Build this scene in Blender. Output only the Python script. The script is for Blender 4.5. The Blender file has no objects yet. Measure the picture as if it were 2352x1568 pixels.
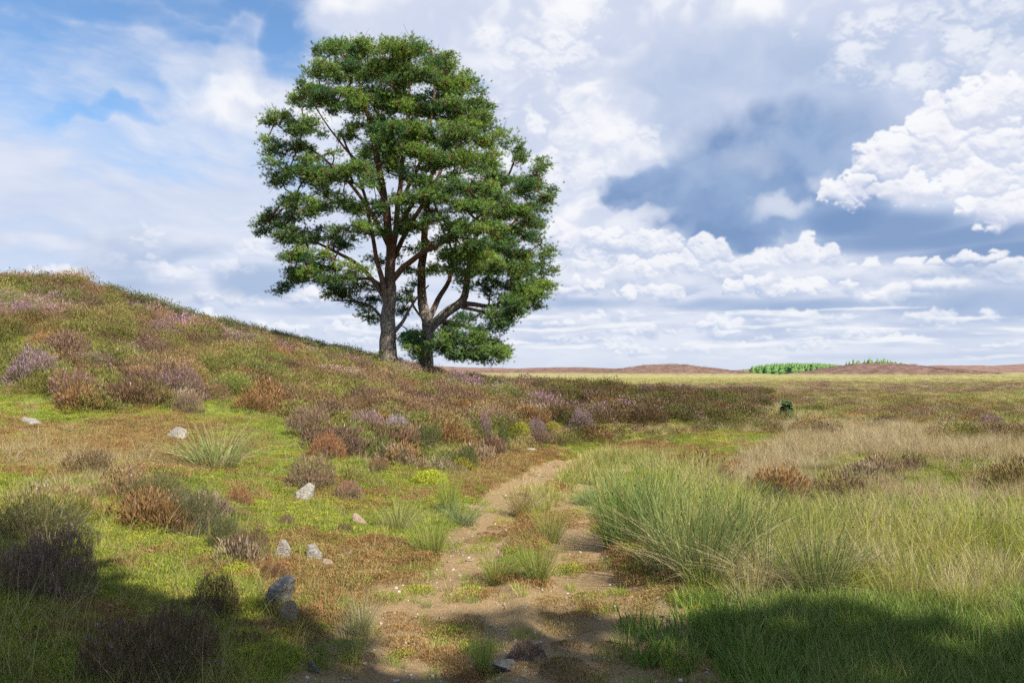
import bpy, math, random, os
import numpy as np
from mathutils import Vector, Matrix
ONLY = os.environ.get('SCENE_ONLY', '')          # development switch: '' builds everything
PI = math.pi
scene = bpy.context.scene
COL = scene.collection

# ------------------------------------------------------------------ camera
# distances in metres; the photograph's own pixel grid (2352 wide) is used to read angles off it
W, H, F = 2352.0, 1568.0, 1829.0
PITCH = math.atan(66 / F)
CAMZ = 2.0
cam_d = bpy.data.cameras.new('camera')
cam = bpy.data.objects.new('camera', cam_d)
COL.objects.link(cam)
cam_d.sensor_width = 36.0
cam_d.lens = 36.0 * F / W
cam_d.clip_start = 0.1
cam_d.clip_end = 6000
cam.location = (0, 0, CAMZ)
cam.rotation_euler = (PI / 2 + PITCH, 0, 0)
scene.camera = cam
cp, sp_ = math.cos(PITCH), math.sin(PITCH)

def ray(px, py):
    """direction of a photo pixel, scaled to y = 1"""
    x, y, z = (px - W / 2), F, (H / 2 - py)
    y2 = y * cp - z * sp_
    z2 = y * sp_ + z * cp
    return x / y2, z2 / y2

def azel(px, py):
    x, z = ray(px, py)
    return math.atan2(x, 1.0), math.atan2(z, math.hypot(x, 1.0))

def project(x, y, z):
    """world arrays -> photo pixels"""
    z = z - CAMZ
    yy = y * cp + z * sp_
    zz = -y * sp_ + z * cp
    yy = np.maximum(yy, 1e-3)
    return W / 2 + F * x / yy, H / 2 - F * zz / yy

# ------------------------------------------------------------------ render settings
scene.render.engine = 'CYCLES'
scene.view_settings.view_transform = 'Standard'
scene.view_settings.look = 'None'
scene.view_settings.gamma = 1
EXPO = 0.9
scene.view_settings.exposure = EXPO
scene.cycles.max_bounces = 6
scene.cycles.diffuse_bounces = 3
scene.cycles.glossy_bounces = 2
scene.cycles.transmission_bounces = 3
scene.cycles.transparent_max_bounces = 4
scene.cycles.sample_clamp_indirect = 4
scene.cycles.caustics_reflective = False
scene.cycles.caustics_refractive = False

SUN_AZ = math.radians(134)      # clockwise from the view direction: right and behind the viewer
SUN_EL = math.radians(47)
scene.cycles.use_adaptive_sampling = True
scene.cycles.adaptive_threshold = 0.02
scene.cycles.use_denoising = False
# ------------------------------------------------------------------ numpy noise
_rs = np.random.RandomState(7)
PERM = np.concatenate([_rs.permutation(1024)] * 2).astype(np.int32)
_ang = np.arange(1024) * (2 * np.pi / 1024)
GX = np.cos(_ang).astype(np.float32); GY = np.sin(_ang).astype(np.float32)
def perlin(x, y, seed=0):
    x = np.asarray(x, np.float32); y = np.asarray(y, np.float32)
    ix = np.floor(x); iy = np.floor(y)
    fx = x - ix; fy = y - iy
    ix = (ix.astype(np.int32) + seed * 131) & 1023; iy = iy.astype(np.int32) & 1023
    u = fx * fx * fx * (fx * (fx * 6 - 15) + 10); v = fy * fy * fy * (fy * (fy * 6 - 15) + 10)
    p0 = PERM[ix]; p1 = PERM[(ix + 1) & 1023]; iy1 = (iy + 1) & 1023
    a = PERM[p0 + iy]; r = GX[a] * fx + GY[a] * fy
    a = PERM[p1 + iy]; r1 = GX[a] * (fx - 1) + GY[a] * fy
    r = r + u * (r1 - r)
    a = PERM[p0 + iy1]; q = GX[a] * fx + GY[a] * (fy - 1)
    a = PERM[p1 + iy1]; q1 = GX[a] * (fx - 1) + GY[a] * (fy - 1)
    q = q + u * (q1 - q)
    return r + v * (q - r)
def fbm(x, y, seed=0, octv=5, rough=0.5, lac=2.03):
    """roughly -1..1"""
    s = np.zeros(np.shape(x), np.float32); a = 1.0; t = 0.0; f = 1.0
    for o in range(octv):
        s = s + a * perlin(x * f + 17.3 * o, y * f - 9.1 * o, seed + o * 7)
        t += a; a *= rough; f *= lac
    return s * (1.6 / t)
def billow(x, y, seed=0, octv=5, rough=0.5, lac=2.1):
    """rounded lumps with creases, about 0..1"""
    s = np.zeros(np.shape(x), np.float32); a = 1.0; t = 0.0; f = 1.0
    for o in range(octv):
        s = s + a * (1 - np.abs(perlin(x * f + 5.3 * o, y * f - 3.1 * o, seed + o * 11)) * 2.0)
        t += a; a *= rough; f *= lac
    return s / t
def sst(a, b, x):
    t = np.clip((x - a) / (b - a), 0, 1)
    return t * t * (3 - 2 * t)
def lerp(a, b, t):
    return a + (b - a) * t
def s2l(*c):
    c = np.array(c, np.float32) / 255
    return np.where(c > 0.04045, ((c + .055) / 1.055) ** 2.4, c / 12.92).astype(np.float32)
# ------------------------------------------------------------------ clouds: a function of direction (azimuth, elevation)
def cloud_field(az, el, fine=True):
    """az, el: regular 2D grids (row = constant elevation). Returns colour and cover of the clouds."""
    az = az.astype(np.float32); el = el.astype(np.float32)
    X = az * F; Y = el * F          # angles in photo-pixel units so that positions can be read off the photograph
    rng = np.random.RandomState(5)
    def wp(seed, size, amt, octv=4, sx=1.0, rough=.5):
        return (X + amt * fbm(X / (size * sx), Y / size, seed, octv, rough),
                Y + amt / sx * fbm(X / (size * sx) + 31, Y / size + 7, seed + 50, octv, rough))
    def bl(P, lst):
        m = np.full(X.shape, -3, np.float32)
        for b in lst:
            a, e = azel(b[0], b[1])
            r = ((P[0] - a * F) / b[2]) ** 2 + ((P[1] - e * F) / b[3]) ** 2
            m = np.maximum(m, (1 - r) * (b[4] if len(b) > 4 else 1.0))
        return m
    C = np.zeros(X.shape + (3,), np.float32); A = np.zeros(X.shape, np.float32)
    def over(a, c):
        nonlocal C, A
        a = np.clip(a, 0, 1)
        C = C * (1 - a[..., None]) + c * a[..., None]
        A = A * (1 - a) + a
    def mix(a, b, t):
        t = np.clip(t, 0, 1)[..., None]
        return a * (1 - t) + b * t
    white = s2l(250, 251, 254); soft = s2l(228, 233, 246); lil = s2l(207, 216, 238)
    grey = s2l(178, 196, 226); slate = s2l(152, 177, 214); deep = s2l(124, 154, 198)

    def clumps(seed, lst, r0=26, edge=.22, rag=.45, shade=lil, hi=white, op=1.0, flat=.8, wamt=9, lx=-.25):
        """cumulus heaps: smooth union of many balls as a height field, lit by its own slope.
        lst of (px, py, rx, ry): each a dome of balls with a flat foot"""
        if not fine: return
        wx = X + wamt * fbm(X / 34, Y / 34, seed, 3) + r0 * .75 * fbm(X / (r0 * 2.1), Y / (r0 * 1.7), seed + 1, 5, .55)
        wy = Y + wamt * fbm(X / 34 + 9, Y / 34 + 5, seed + 3, 3) + r0 * .75 * fbm(X / (r0 * 2.1) + 7, Y / (r0 * 1.7) + 3, seed + 2, 5, .55)
        Hh = np.full(X.shape, -1e3, np.float32); Tt = np.zeros(X.shape, np.float32) + .5
        xs = X[0]; ys = Y[:, 0]
        for (px, py, rx, ry) in lst:
            a, e = azel(px, py); cx, cy = a * F, e * F
            n = int(max(10, 2.2 * rx * ry / (r0 * r0) + 10))
            for k in range(n):
                t = rng.rand() * 2 * PI; q = math.sqrt(rng.rand())
                ox = q * math.cos(t); oy = q * math.sin(t)
                if oy < 0: oy *= (1 - flat)
                r = r0 * (0.45 + 0.85 * rng.rand() ** 1.5) * (1.15 - .55 * q)
                r = min(r, ry * .8 + 4)
                bx, by = cx + ox * rx, cy + oy * ry
                i0, i1 = np.searchsorted(xs, [bx - r * 1.6 - wamt, bx + r * 1.6 + wamt])
                j0, j1 = np.searchsorted(ys, [by - r * 1.6 - wamt, by + r * 1.6 + wamt])
                if i1 <= i0 or j1 <= j0: continue
                sl = (slice(j0, j1), slice(i0, i1))
                d2 = ((wx[sl] - bx) ** 2 + ((wy[sl] - by) * 1.15) ** 2) / (r * r)
                h = r * (1 - d2) * 1.0 + (1 - q) * r0 * .9
                h = np.where(d2 < 1.6, h, -1e3)
                A_ = Hh[sl]; k_ = r * .22      # smooth max
                hh = np.clip(.5 + .5 * (h - A_) / k_, 0, 1)
                Tt[sl] = Tt[sl] * (1 - hh) + hh * (.5 + .5 * (wy[sl] - cy) / (ry + r0 * .5))
                Hh[sl] = A_ + (h - A_) * hh + k_ * hh * (1 - hh)
        ok = Hh > -500
        h = np.where(ok, Hh, -r0 * 1.0)
        nz = fbm(wx / 22, wy / 22, seed + 8, 4)
        st = Y[1, 0] - Y[0, 0]
        gy0 = np.gradient(h, st, axis=0)
        h = h + nz * r0 * .2
        gy, gx = np.gradient(h, st)
        lam = (gx * lx - gy + .45) / np.sqrt(gx * gx + gy * gy + 2.2)
        under = sst(0.0, 1.3, gy0)
        a = sst(0, 1, (h / r0 + fbm(X / 60, Y / 60, seed + 6, 5, .6) * rag + .1) / (edge * 1.5 + 1.3 * under))
        l = .10 + Tt * .62 + lam * .26 + nz * .12 + fbm(X / 90, Y / 50, seed + 12, 3) * .45
        over(a * op, mix(shade, hi, sst(.0, .9, l)))

    # --- high veil
    V = wp(3, 420, 130, 4, 1.6)
    v1 = fbm(V[0] / 420, V[1] / 150, 11, 6, .55)
    v2 = fbm(V[0] / 150 + V[1] / 260, V[1] / 46, 15, 5, .58)
    hole = bl(wp(20, 180, 75, 5), [(60, 0, 400, 60, .9), (90, 80, 300, 70, .5), (520, 10, 260, 50, .8), (655, 60, 70, 110, 1.0), (230, 255, 170, 26, .9), (60, 190, 200, 50, .4),
                                   (40, 240, 160, 40, .3), (400, 190, 230, 60, .3), (1120, 185, 60, 55, .9), (440, 90, 120, 50, .5), (1400, 132, 50, 26, 1.0), (400, 330, 300, 60, .2)])
    dens = 0.95 + v1 * .40 + v2 * .25 - sst(-.7, 1.1, hole) * .85 + sst(600, 250, Y) * .15
    over(sst(.05, 1.05, dens) * .95, mix(s2l(202, 213, 237), soft, .45 + v1 * .8 + v2 * .6))
    # --- bright bank
    B = wp(30, 170, 60, 5)
    b1 = fbm(B[0] / 230, B[1] / 150, 33, 6, .52)
    b2 = fbm((B[0] + 22) / 230, (B[1] - 30) / 150, 33, 4, .52)
    bank = bl(B, [(1180, 60, 480, 130), (1330, 330, 330, 170), (1800, 40, 420, 110), (1180, 480, 320, 150, .8), (1900, 640, 640, 100, .8),
                  (560, 190, 160, 60, .25), (2250, 140, 330, 190), (1500, 560, 280, 90, .8)])
    ab = sst(-.25, .45, bank + b1 * .9)
    lit = .48 + (b2 - b1) * 1.5 + b1 * .6
    over(ab * .96, mix(mix(lil, soft, .1 + b1), white, sst(.25, .95, lit)))
    g0 = bl(wp(37, 120, 50, 4), [(1010, 120, 110, 60, .7), (1560, 150, 150, 90), (1900, 220, 300, 110, .9), (2150, 60, 200, 50, .6), (1440, 200, 90, 60, .7), (880, 60, 160, 50, .7), (1800, 110, 200, 60, .8), (1500,70,200,30,.5)])
    over(sst(-.3, .9, g0 + b1 * .5) * .8, lil)
    g1 = bl(wp(39, 160, 70, 5), [(1700, 180, 260, 110), (1980, 200, 260, 130), (2280, 60, 200, 60, .7), (1620, 90, 120, 60, .6)])
    over(sst(-.7, 1.0, g1 + b1 * .9) * .7, mix(grey, lil, .45 + b1))
    def deck(seed, sx, sy, y0, y1, cov, edge, hi, lo_, op, gx=0.0, off=.3):
        qx, qy = wp(seed, sx * .6, sx * .12, 4, 2.0)
        n = fbm(qx / sx, qy / sy, seed + 5, 6, .52)
        n2 = fbm((qx + sx * .03) / sx, (qy + sy * off) / sy, seed + 5, 4, .52)
        band = sst(y0 - 25, y0 + 15, Y) * (1 - sst(y1 - 40, y1 + 40, Y))
        a = sst(cov, cov + edge, n - (1 - band) * .9 + gx)
        l = .5 + (n - n2) * 1.0
        over(a * op, mix(lo_, hi, sst(.05, .9, l)))
    leftfade = sst(-500, 200, X) * .25 - .1
    deck(100, 330, 120, 60, 300, -.25, .35, soft, grey, .8, leftfade)
    # --- slate-blue cloud
    Dp = wp(40, 120, 46, 5)
    d1 = fbm(Dp[0] / 190, Dp[1] / 130, 44, 6, .5)
    dark = bl(Dp, [(1740, 260, 250, 170), (1570, 170, 130, 70, .8), (1660, 420, 170, 120), (1500, 430, 110, 40), (1440, 460, 70, 24), (1840, 400, 170, 160),
                   (1700, 520, 130, 56), (1960, 280, 150, 130), (1850, 200, 220, 110, .8), (1620, 500, 90, 60, .8), (2290, 60, 130, 50, .45), (2080, 60, 150, 40, .4), (2180, 190, 60, 60, .4)])
    ad = sst(-.45, .5, dark + d1 * .8)
    deepm = bl(wp(47, 150, 60, 5), [(1700, 440, 230, 130), (1840, 370, 160, 110, .9), (1500, 430, 150, 50, .9), (1720, 530, 170, 60), (1880, 470, 110, 70)])
    dk = sst(-.95, .9, deepm + d1 * 1.0)
    over(ad * .98, mix(mix(grey, lil, .35 + d1 * 1.1), mix(slate, deep, .5 + d1 * 1.4), dk))
    wl = bl(wp(49, 60, 34, 5), [(1790, 475, 70, 30), (1900, 420, 30, 24, .6), (1720, 370, 60, 24, .2), (1480, 495, 70, 20, .7), (1560, 330, 40, 30, .3)])
    over(sst(-.5, 1.2, wl + d1 * .6) * .75, soft)
    base = bl(wp(52, 160, 26, 4, 2.2), [(2140, 548, 260, 30), (2300, 575, 220, 26), (1960, 510, 120, 40), (2060, 520, 150, 40)])
    over(sst(-.9, .9, base + d1 * .5) * .9, mix(slate, deep, sst(-.2, .9, base)))
    # --- heaps
    clumps(200, [(2010, 60, 150, 30), (1960, 140, 60, 30), (2080, 180, 60, 34), (2200, 110, 90, 40), (2300, 160, 80, 60), (2240, 30, 90, 30)], 40, .9, .9, s2l(216, 223, 241), s2l(242, 245, 251), .8, .2, 16)
    clumps(80, [(1400, 320, 110, 50), (1280, 290, 170, 70), (1250, 410, 180, 60), (1450, 335, 50, 18), (1220, 120, 140, 60), (1330, 60, 90, 60)], 44, .9, .8, s2l(226, 231, 245), white, .8, .2, 18)
    clumps(60, [(2260, 250, 110, 70), (2140, 330, 110, 62), (2330, 330, 90, 80), (2050, 370, 80, 50), (1960, 445, 66, 34), (2090, 440, 130, 40), (2230, 430, 120, 60), (2320, 480, 80, 46), (2200, 360, 120, 60)], 34, .30, .5, s2l(207, 214, 236), white, .97, .75, 12)
    # --- decks closing up toward the horizon
    clumps(300, [(1560, 610, 80, 40), (1440, 630, 70, 30), (1330, 600, 90, 34), (1700, 620, 110, 34), (1840, 600, 80, 44), (1950, 640, 110, 30), (2080, 640, 110, 30), (2200, 600, 90, 14), (1250, 560, 60, 60), (1630, 590, 60, 30), (1500, 570, 50, 30), (2300, 640, 80, 24), (1400, 560, 70, 26)], 32, .35, .6, s2l(186, 200, 229), s2l(248, 249, 253), .93, .8, 9)
    deck(110, 230, 60, 90, 240, .02, .16, soft, s2l(190, 204, 231), .75, leftfade, .35)
    sl = bl(wp(104, 130, 22, 4, 2.0), [(1830, 705, 200, 18), (2270, 700, 200, 44, .9), (1640, 700, 110, 12, .5), (1330, 700, 130, 12, .5), (590, 650, 90, 40, .9), (2200, 625, 130, 16, .5), (330, 660, 120, 16, .3)])
    clumps(310, [(1750, 665, 100, 22), (1870, 670, 90, 20), (2060, 690, 90, 24), (1500, 680, 90, 22), (1300, 670, 90, 26), (1210, 650, 70, 30), (2160, 660, 60, 16), (700, 690, 70, 22), (520, 690, 80, 18)], 20, .3, .6, s2l(178, 195, 226), s2l(248, 249, 253), .93, .85, 6)
    over(sst(-.5, .9, sl + d1 * .4) * .85, mix(slate, grey, .25 + d1))
    cl = []
    for r in range(26):
        cl.append((60 + rng.rand() * 2290, 735 + rng.rand() * 36, 40 + 60 * rng.rand(), 10 + 12 * rng.rand()))
    clumps(320, cl, 17, .6, 1.0, s2l(184, 200, 229), s2l(246, 248, 253), .85, .85, 6)
    over(sst(-.6, .9, bl(wp(124, 130, 10, 4, 3.0), [(1280, 752, 150, 7), (1900, 775, 200, 8, .6), (700, 715, 130, 12, .7), (2200, 768, 150, 9, .9), (2100, 820, 300, 8, .5)])) * .55, grey)
    cl = []
    for r in range(34):
        cl.append((rng.rand() * 2352, 778 + rng.rand() * 36, 25 + 50 * rng.rand(), 4 + 8 * rng.rand()))
    clumps(330, cl, 10, .6, 1.0, s2l(190, 206, 232), s2l(245, 247, 252), .75, .85, 4)
    deck(125, 260, 22, 40, 150, .02, .25, s2l(246, 248, 252), s2l(186, 202, 230), .8, 0, .45)
    deck(130, 160, 16, 15, 70, .10, .2, s2l(240, 244, 251), s2l(200, 214, 236), .7, 0, .4)
    clumps(90, [(330, 560, 40, 44), (300, 615, 70, 34), (400, 640, 70, 26), (580, 580, 46, 34), (540, 620, 50, 24), (120, 640, 110, 18)], 20, .7, .8, s2l(198, 210, 235), s2l(240, 243, 251), .85, .7, 8)
    over(sst(-.8, 1, bl(wp(93, 90, 22, 4), [(590, 640, 80, 44), (300, 600, 50, 40, .5)])) * .7, grey)
    over((1 - sst(-20, 45, Y)) * .6, s2l(212, 224, 242))
    return C / np.maximum(A, 1e-3)[..., None], A
# ------------------------------------------------------------------ shader-node expression helper
class E:
    def __init__(s, sock): s.s = sock
    def _m(s, op, o=None, o2=None, clamp=False):
        n = CUR.nodes.new('ShaderNodeMath'); n.operation = op; n.use_clamp = clamp
        _in(n, 0, s)
        if o is not None: _in(n, 1, o)
        if o2 is not None: _in(n, 2, o2)
        return E(n.outputs[0])
    def __add__(s, o): return s._m('ADD', o)
    __radd__ = __add__
    def __sub__(s, o): return s._m('SUBTRACT', o)
    def __rsub__(s, o): return (s * -1.0) + o
    def __mul__(s, o): return s._m('MULTIPLY', o)
    __rmul__ = __mul__
    def max(s, o): return s._m('MAXIMUM', o)
    def min(s, o): return s._m('MINIMUM', o)
    def pow(s, o): return s._m('POWER', o)
    def clamp(s): return s._m('ADD', 0.0, clamp=True)
    def lt(s, o): return s._m('LESS_THAN', o)
def _in(n, i, v):
    if isinstance(v, E): CUR.links.new(v.s, n.inputs[i])
    else: n.inputs[i].default_value = v
def nss(v, a, b):
    n = CUR.nodes.new('ShaderNodeMapRange'); n.interpolation_type = 'SMOOTHSTEP'
    _in(n, 0, v); _in(n, 1, a); _in(n, 2, b)
    return E(n.outputs[0])
def vop(op, a, b=None, sc=None):
    n = CUR.nodes.new('ShaderNodeVectorMath'); n.operation = op
    _in(n, 0, a)
    if b is not None: _in(n, 1, b)
    if sc is not None: _in(n, 3, sc)
    return E(n.outputs['Value'] if op in ('DOT_PRODUCT', 'LENGTH') else n.outputs[0])
def nnoise(v, scale, detail=4, rough=0.55, dist=0.0, color=False):
    n = CUR.nodes.new('ShaderNodeTexNoise'); n.noise_dimensions = '3D'
    if v is not None: CUR.links.new(v.s, n.inputs['Vector'])
    n.inputs['Scale'].default_value = scale; n.inputs['Detail'].default_value = detail
    n.inputs['Roughness'].default_value = rough; n.inputs['Distortion'].default_value = dist
    return E(n.outputs['Color' if color else 'Fac'])
def nmix(f, a, b, mode='MIX'):
    n = CUR.nodes.new('ShaderNodeMix'); n.data_type = 'RGBA'; n.blend_type = mode
    _in(n, 0, f)
    for i, v in ((6, a), (7, b)):
        if isinstance(v, E): CUR.links.new(v.s, n.inputs[i])
        else: n.inputs[i].default_value = (*v, 1)
    return E(n.outputs[2])

# ------------------------------------------------------------------ sky: Nishita + clouds by direction
def float_image(name, rgba):
    h, w = rgba.shape[:2]
    im = bpy.data.images.new(name, w, h, alpha=True, float_buffer=True)
    im.colorspace_settings.name = 'Non-Color'
    im.alpha_mode = 'CHANNEL_PACKED'
    im.pixels.foreach_set(np.ascontiguousarray(rgba, np.float32).ravel())
    im.update(); im.pack()
    return im
AZW, EL0, EL1 = 0.72, -0.02, 0.56
st = 2.0 / F
gaz, gel = np.meshgrid(np.arange(-AZW, AZW, st), np.arange(EL0, EL1, st))
Cc, Ca = cloud_field(gaz, gel)
front = float_image('clouds_ahead', np.dstack([Cc, Ca]))
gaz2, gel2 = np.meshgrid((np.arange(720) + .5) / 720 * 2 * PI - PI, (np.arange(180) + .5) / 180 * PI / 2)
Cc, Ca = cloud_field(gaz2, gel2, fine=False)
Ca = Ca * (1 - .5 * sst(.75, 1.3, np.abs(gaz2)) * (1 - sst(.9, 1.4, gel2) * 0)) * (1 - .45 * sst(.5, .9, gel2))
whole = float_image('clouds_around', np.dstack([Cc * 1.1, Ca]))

world = bpy.data.worlds.new('World')
scene.world = world
world.use_nodes = True
world.cycles.sampling_method = 'MANUAL'
world.cycles.sample_map_resolution = 1024
wt = world.node_tree
wt.nodes.clear()
CUR = wt
BG = 0.1
tc = wt.nodes.new('ShaderNodeTexCoord')
Dn = vop('NORMALIZE', E(tc.outputs['Generated']))
sx = wt.nodes.new('ShaderNodeSeparateXYZ'); wt.links.new(Dn.s, sx.inputs[0])
DX, DY, DZ = (E(sx.outputs[i]) for i in range(3))
AZ = DX._m('ARCTAN2', DY)
EL = DZ._m('ARCSINE')
def imtex(im, u, v):
    n = wt.nodes.new('ShaderNodeTexImage'); n.image = im; n.extension = 'EXTEND'; n.interpolation = 'Cubic'
    c = wt.nodes.new('ShaderNodeCombineXYZ'); _in(c, 0, u); _in(c, 1, v)
    wt.links.new(c.outputs[0], n.inputs[0])
    return E(n.outputs[0]), E(n.outputs[1])
fc, fa = imtex(front, (AZ + AZW) * (1 / (2 * AZW)), (EL - EL0) * (1 / (EL1 - EL0)))
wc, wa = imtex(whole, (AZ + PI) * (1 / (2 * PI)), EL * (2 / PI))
inside = AZ._m('ABSOLUTE').lt(AZW - .01) * EL.lt(EL1 - .01)
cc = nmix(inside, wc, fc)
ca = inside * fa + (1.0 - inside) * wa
sky = wt.nodes.new('ShaderNodeTexSky')
sky.sky_type = 'NISHITA'
sky.sun_disc = False
sky.sun_elevation = SUN_EL
sky.sun_rotation = SUN_AZ
sky.air_density = 1.0; sky.dust_density = 0.4; sky.ozone_density = 2.5
hsv = wt.nodes.new('ShaderNodeHueSaturation'); hsv.inputs['Saturation'].default_value = 1.12
hsv.inputs['Value'].default_value = 1.8 / 2 ** EXPO
wt.links.new(sky.outputs[0], hsv.inputs['Color'])
cs = vop('SCALE', cc, sc=1 / BG / 2 ** EXPO)
C = nmix(ca, E(hsv.outputs[0]), cs)
bg = wt.nodes.new('ShaderNodeBackground'); bg.inputs['Strength'].default_value = BG
wt.links.new(C.s, bg.inputs['Color'])
wo = wt.nodes.new('ShaderNodeOutputWorld'); wt.links.new(bg.outputs[0], wo.inputs[0])

# ------------------------------------------------------------------ sun
sd = bpy.data.lights.new('sun', 'SUN')
sd.energy = 5.0; sd.angle = math.radians(0.53); sd.color = (1.0, 0.93, 0.81)
so = bpy.data.objects.new('sun', sd); COL.objects.link(so)
SD = (math.sin(SUN_AZ) * math.cos(SUN_EL), math.cos(SUN_AZ) * math.cos(SUN_EL), math.sin(SUN_EL))
so.rotation_euler = Vector(SD).to_track_quat('Z', 'Y').to_euler()
so.location = Vector(SD) * 100
# ------------------------------------------------------------------ terrain
# control heights read as (photo x, photo y, distance): the ground passes through that line of sight there
CTL = [(0,1568,4.0),(0,1400,5.0),(0,1200,7.5),(0,1050,11),(0,950,15),(0,850,19),(0,757,23),(0,698,27),(0,664,31),
 (200,1400,5.2),(200,1200,7.7),(200,1050,11.2),(200,900,17),(200,800,22),(200,720,27),(200,660,31),
 (300,1568,4.3),(300,1400,5.5),(300,1200,7.9),(300,1050,11.6),(300,950,16),(300,857,21),(300,778,25.5),(300,718,30.5),(300,704,33),
 (600,1568,4.5),(600,1400,6),(600,1200,9),(600,1050,13),(600,950,18.5),(600,860,26),(600,806,32),(600,794,36),
 (900,1568,4.9),(900,1400,6.5),(900,1200,10),(900,1050,15.5),(900,950,23),(900,888,33),(900,846,41),
 (1070,1200,10.4),(1070,1050,17.2),(1070,960,26),(1070,900,36),(1070,878,46),
 (1176,1568,5.1),(1176,1300,8.1),(1176,1100,14.4),(1176,1000,21.5),(1176,930,30),(1176,895,42),
 (1300,1060,17.5),(1300,1020,21),(1300,955,29),(1300,893,38),(1500,1008,22),(1500,957,30),(1500,917,38),(1620,990,26),(1620,962,33),(1620,934,37),
 (1740,985,27),(1740,960,33),(1500,1568,5.1),(1500,1250,9.1),(1900,1568,5.1),(1900,1250,9.1),(1900,1000,24),(1900,930,45),
 (2352,1568,5.1),(2352,1200,10.4),(2352,1000,24),(2352,920,48),(2352,885,75)]
cpts = []
for px, py, Yd in CTL:
    ux, uz = ray(px, py)
    cpts.append((ux * Yd, Yd, CAMZ + uz * Yd))
# beyond the frame and behind the viewer
cpts += [(-14, 12, 1.7), (-22, 20, 4.2), (-32, 30, 7.0), (-24, 40, 5.4), (-16, 46, 4.1), (-10, 50, 2.6), (-40, 46, 6.5), (-20, 60, 3.0), (-40, 70, 4.0), (-7, 0, .9), (-20, 0, 2.6), (-6, 4, .7),
         (0, 0, .25), (0, -8, .3), (8, 0, .2), (20, 0, .2), (10, -12, .3), (-10, -15, 1.2), (24, -20, .4), (30, 20, .1), (45, 45, .3),
         (0, 60, .7), (0, 80, .2), (20, 60, .1), (-6, 62, 1.4), (30, 78, .1), (-20, 90, 1.0), (60, 60, .5), (10, 90, 0), (45, 90, .2)]
CP = np.array(cpts, np.float64)
def _U(r2): return np.where(r2 > 1e-9, .5 * r2 * np.log(np.maximum(r2, 1e-9)), 0)
_d2 = ((CP[:, None, :2] - CP[None, :, :2]) ** 2).sum(-1)
_n = len(CP)
_M = np.zeros((_n + 3, _n + 3)); _M[:_n, :_n] = _U(_d2) + np.eye(_n) * .8
_M[:_n, _n] = 1; _M[:_n, _n + 1:] = CP[:, :2]; _M[_n:, :_n] = _M[:_n, _n:].T
_w = np.linalg.solve(_M, np.concatenate([CP[:, 2], [0, 0, 0]]))
def tps(x, y):
    out = _w[_n] + _w[_n + 1] * x + _w[_n + 2] * y
    for i in range(_n):
        out = out + _w[i] * _U((x - CP[i, 0]) ** 2 + (y - CP[i, 1]) ** 2)
    return out

def polyw(pts):
    r = []
    for px, py in pts:
        ux, uz = ray(px, py); t = CAMZ / -uz
        r.append((ux * t, t))
    return r
RUTS = [polyw([(960, 1660), (985, 1568), (1035, 1430), (1068, 1300), (1105, 1215), (1175, 1135), (1250, 1085), (1320, 1050), (1400, 1030), (1500, 1013), (1640, 990), (1760, 972)]),
        polyw([(1430, 1660), (1400, 1568), (1368, 1400), (1345, 1300), (1305, 1215), (1318, 1150), (1375, 1095), (1460, 1052), (1560, 1024), (1680, 1000), (1800, 978)])]
for r in RUTS: r.insert(0, (r[0][0] - .1, 1.0)); r.insert(0, (r[0][0] - .2, -12.0))
def pdist(x, y, poly):
    d = np.full(np.shape(x), 1e9)
    for (x0, y0), (x1, y1) in zip(poly[:-1], poly[1:]):
        vx, vy = x1 - x0, y1 - y0
        t = np.clip(((x - x0) * vx + (y - y0) * vy) / (vx * vx + vy * vy), 0, 1)
        d = np.minimum(d, np.hypot(x - x0 - t * vx, y - y0 - t * vy))
    return d
def track(x, y):
    """rut (0..1) and middle strip (0..1)"""
    d0, d1 = pdist(x, y, RUTS[0]), pdist(x, y, RUTS[1])
    wob = .07 * fbm(x * 1.3, y * 1.3, 400, 3)
    d = np.minimum(d0, d1) + wob
    rut = 1 - sst(.29, .60, d)
    mid = (1 - sst(.05, .35, (d0 + d1) - 1.25)) * (1 - rut)
    return rut, mid, d

BANK = np.array(polyw([(960, 1085), (1010, 1080), (1060, 1078), (1130, 1048), (1200, 1038), (1300, 1024), (1420, 1012), (1560, 1000), (1720, 976)]))
def bank(x, y):
    yl = np.interp(x, BANK[:, 0], BANK[:, 1]) + .35 * fbm(x / .9, x * 0 + 3.3, 350, 3)
    s = (y - yl) * .8
    return s, sst(BANK[0, 0] - .6, BANK[0, 0] + .4, x) * (1 - sst(BANK[-1, 0] - 3, BANK[-1, 0], x))

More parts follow.
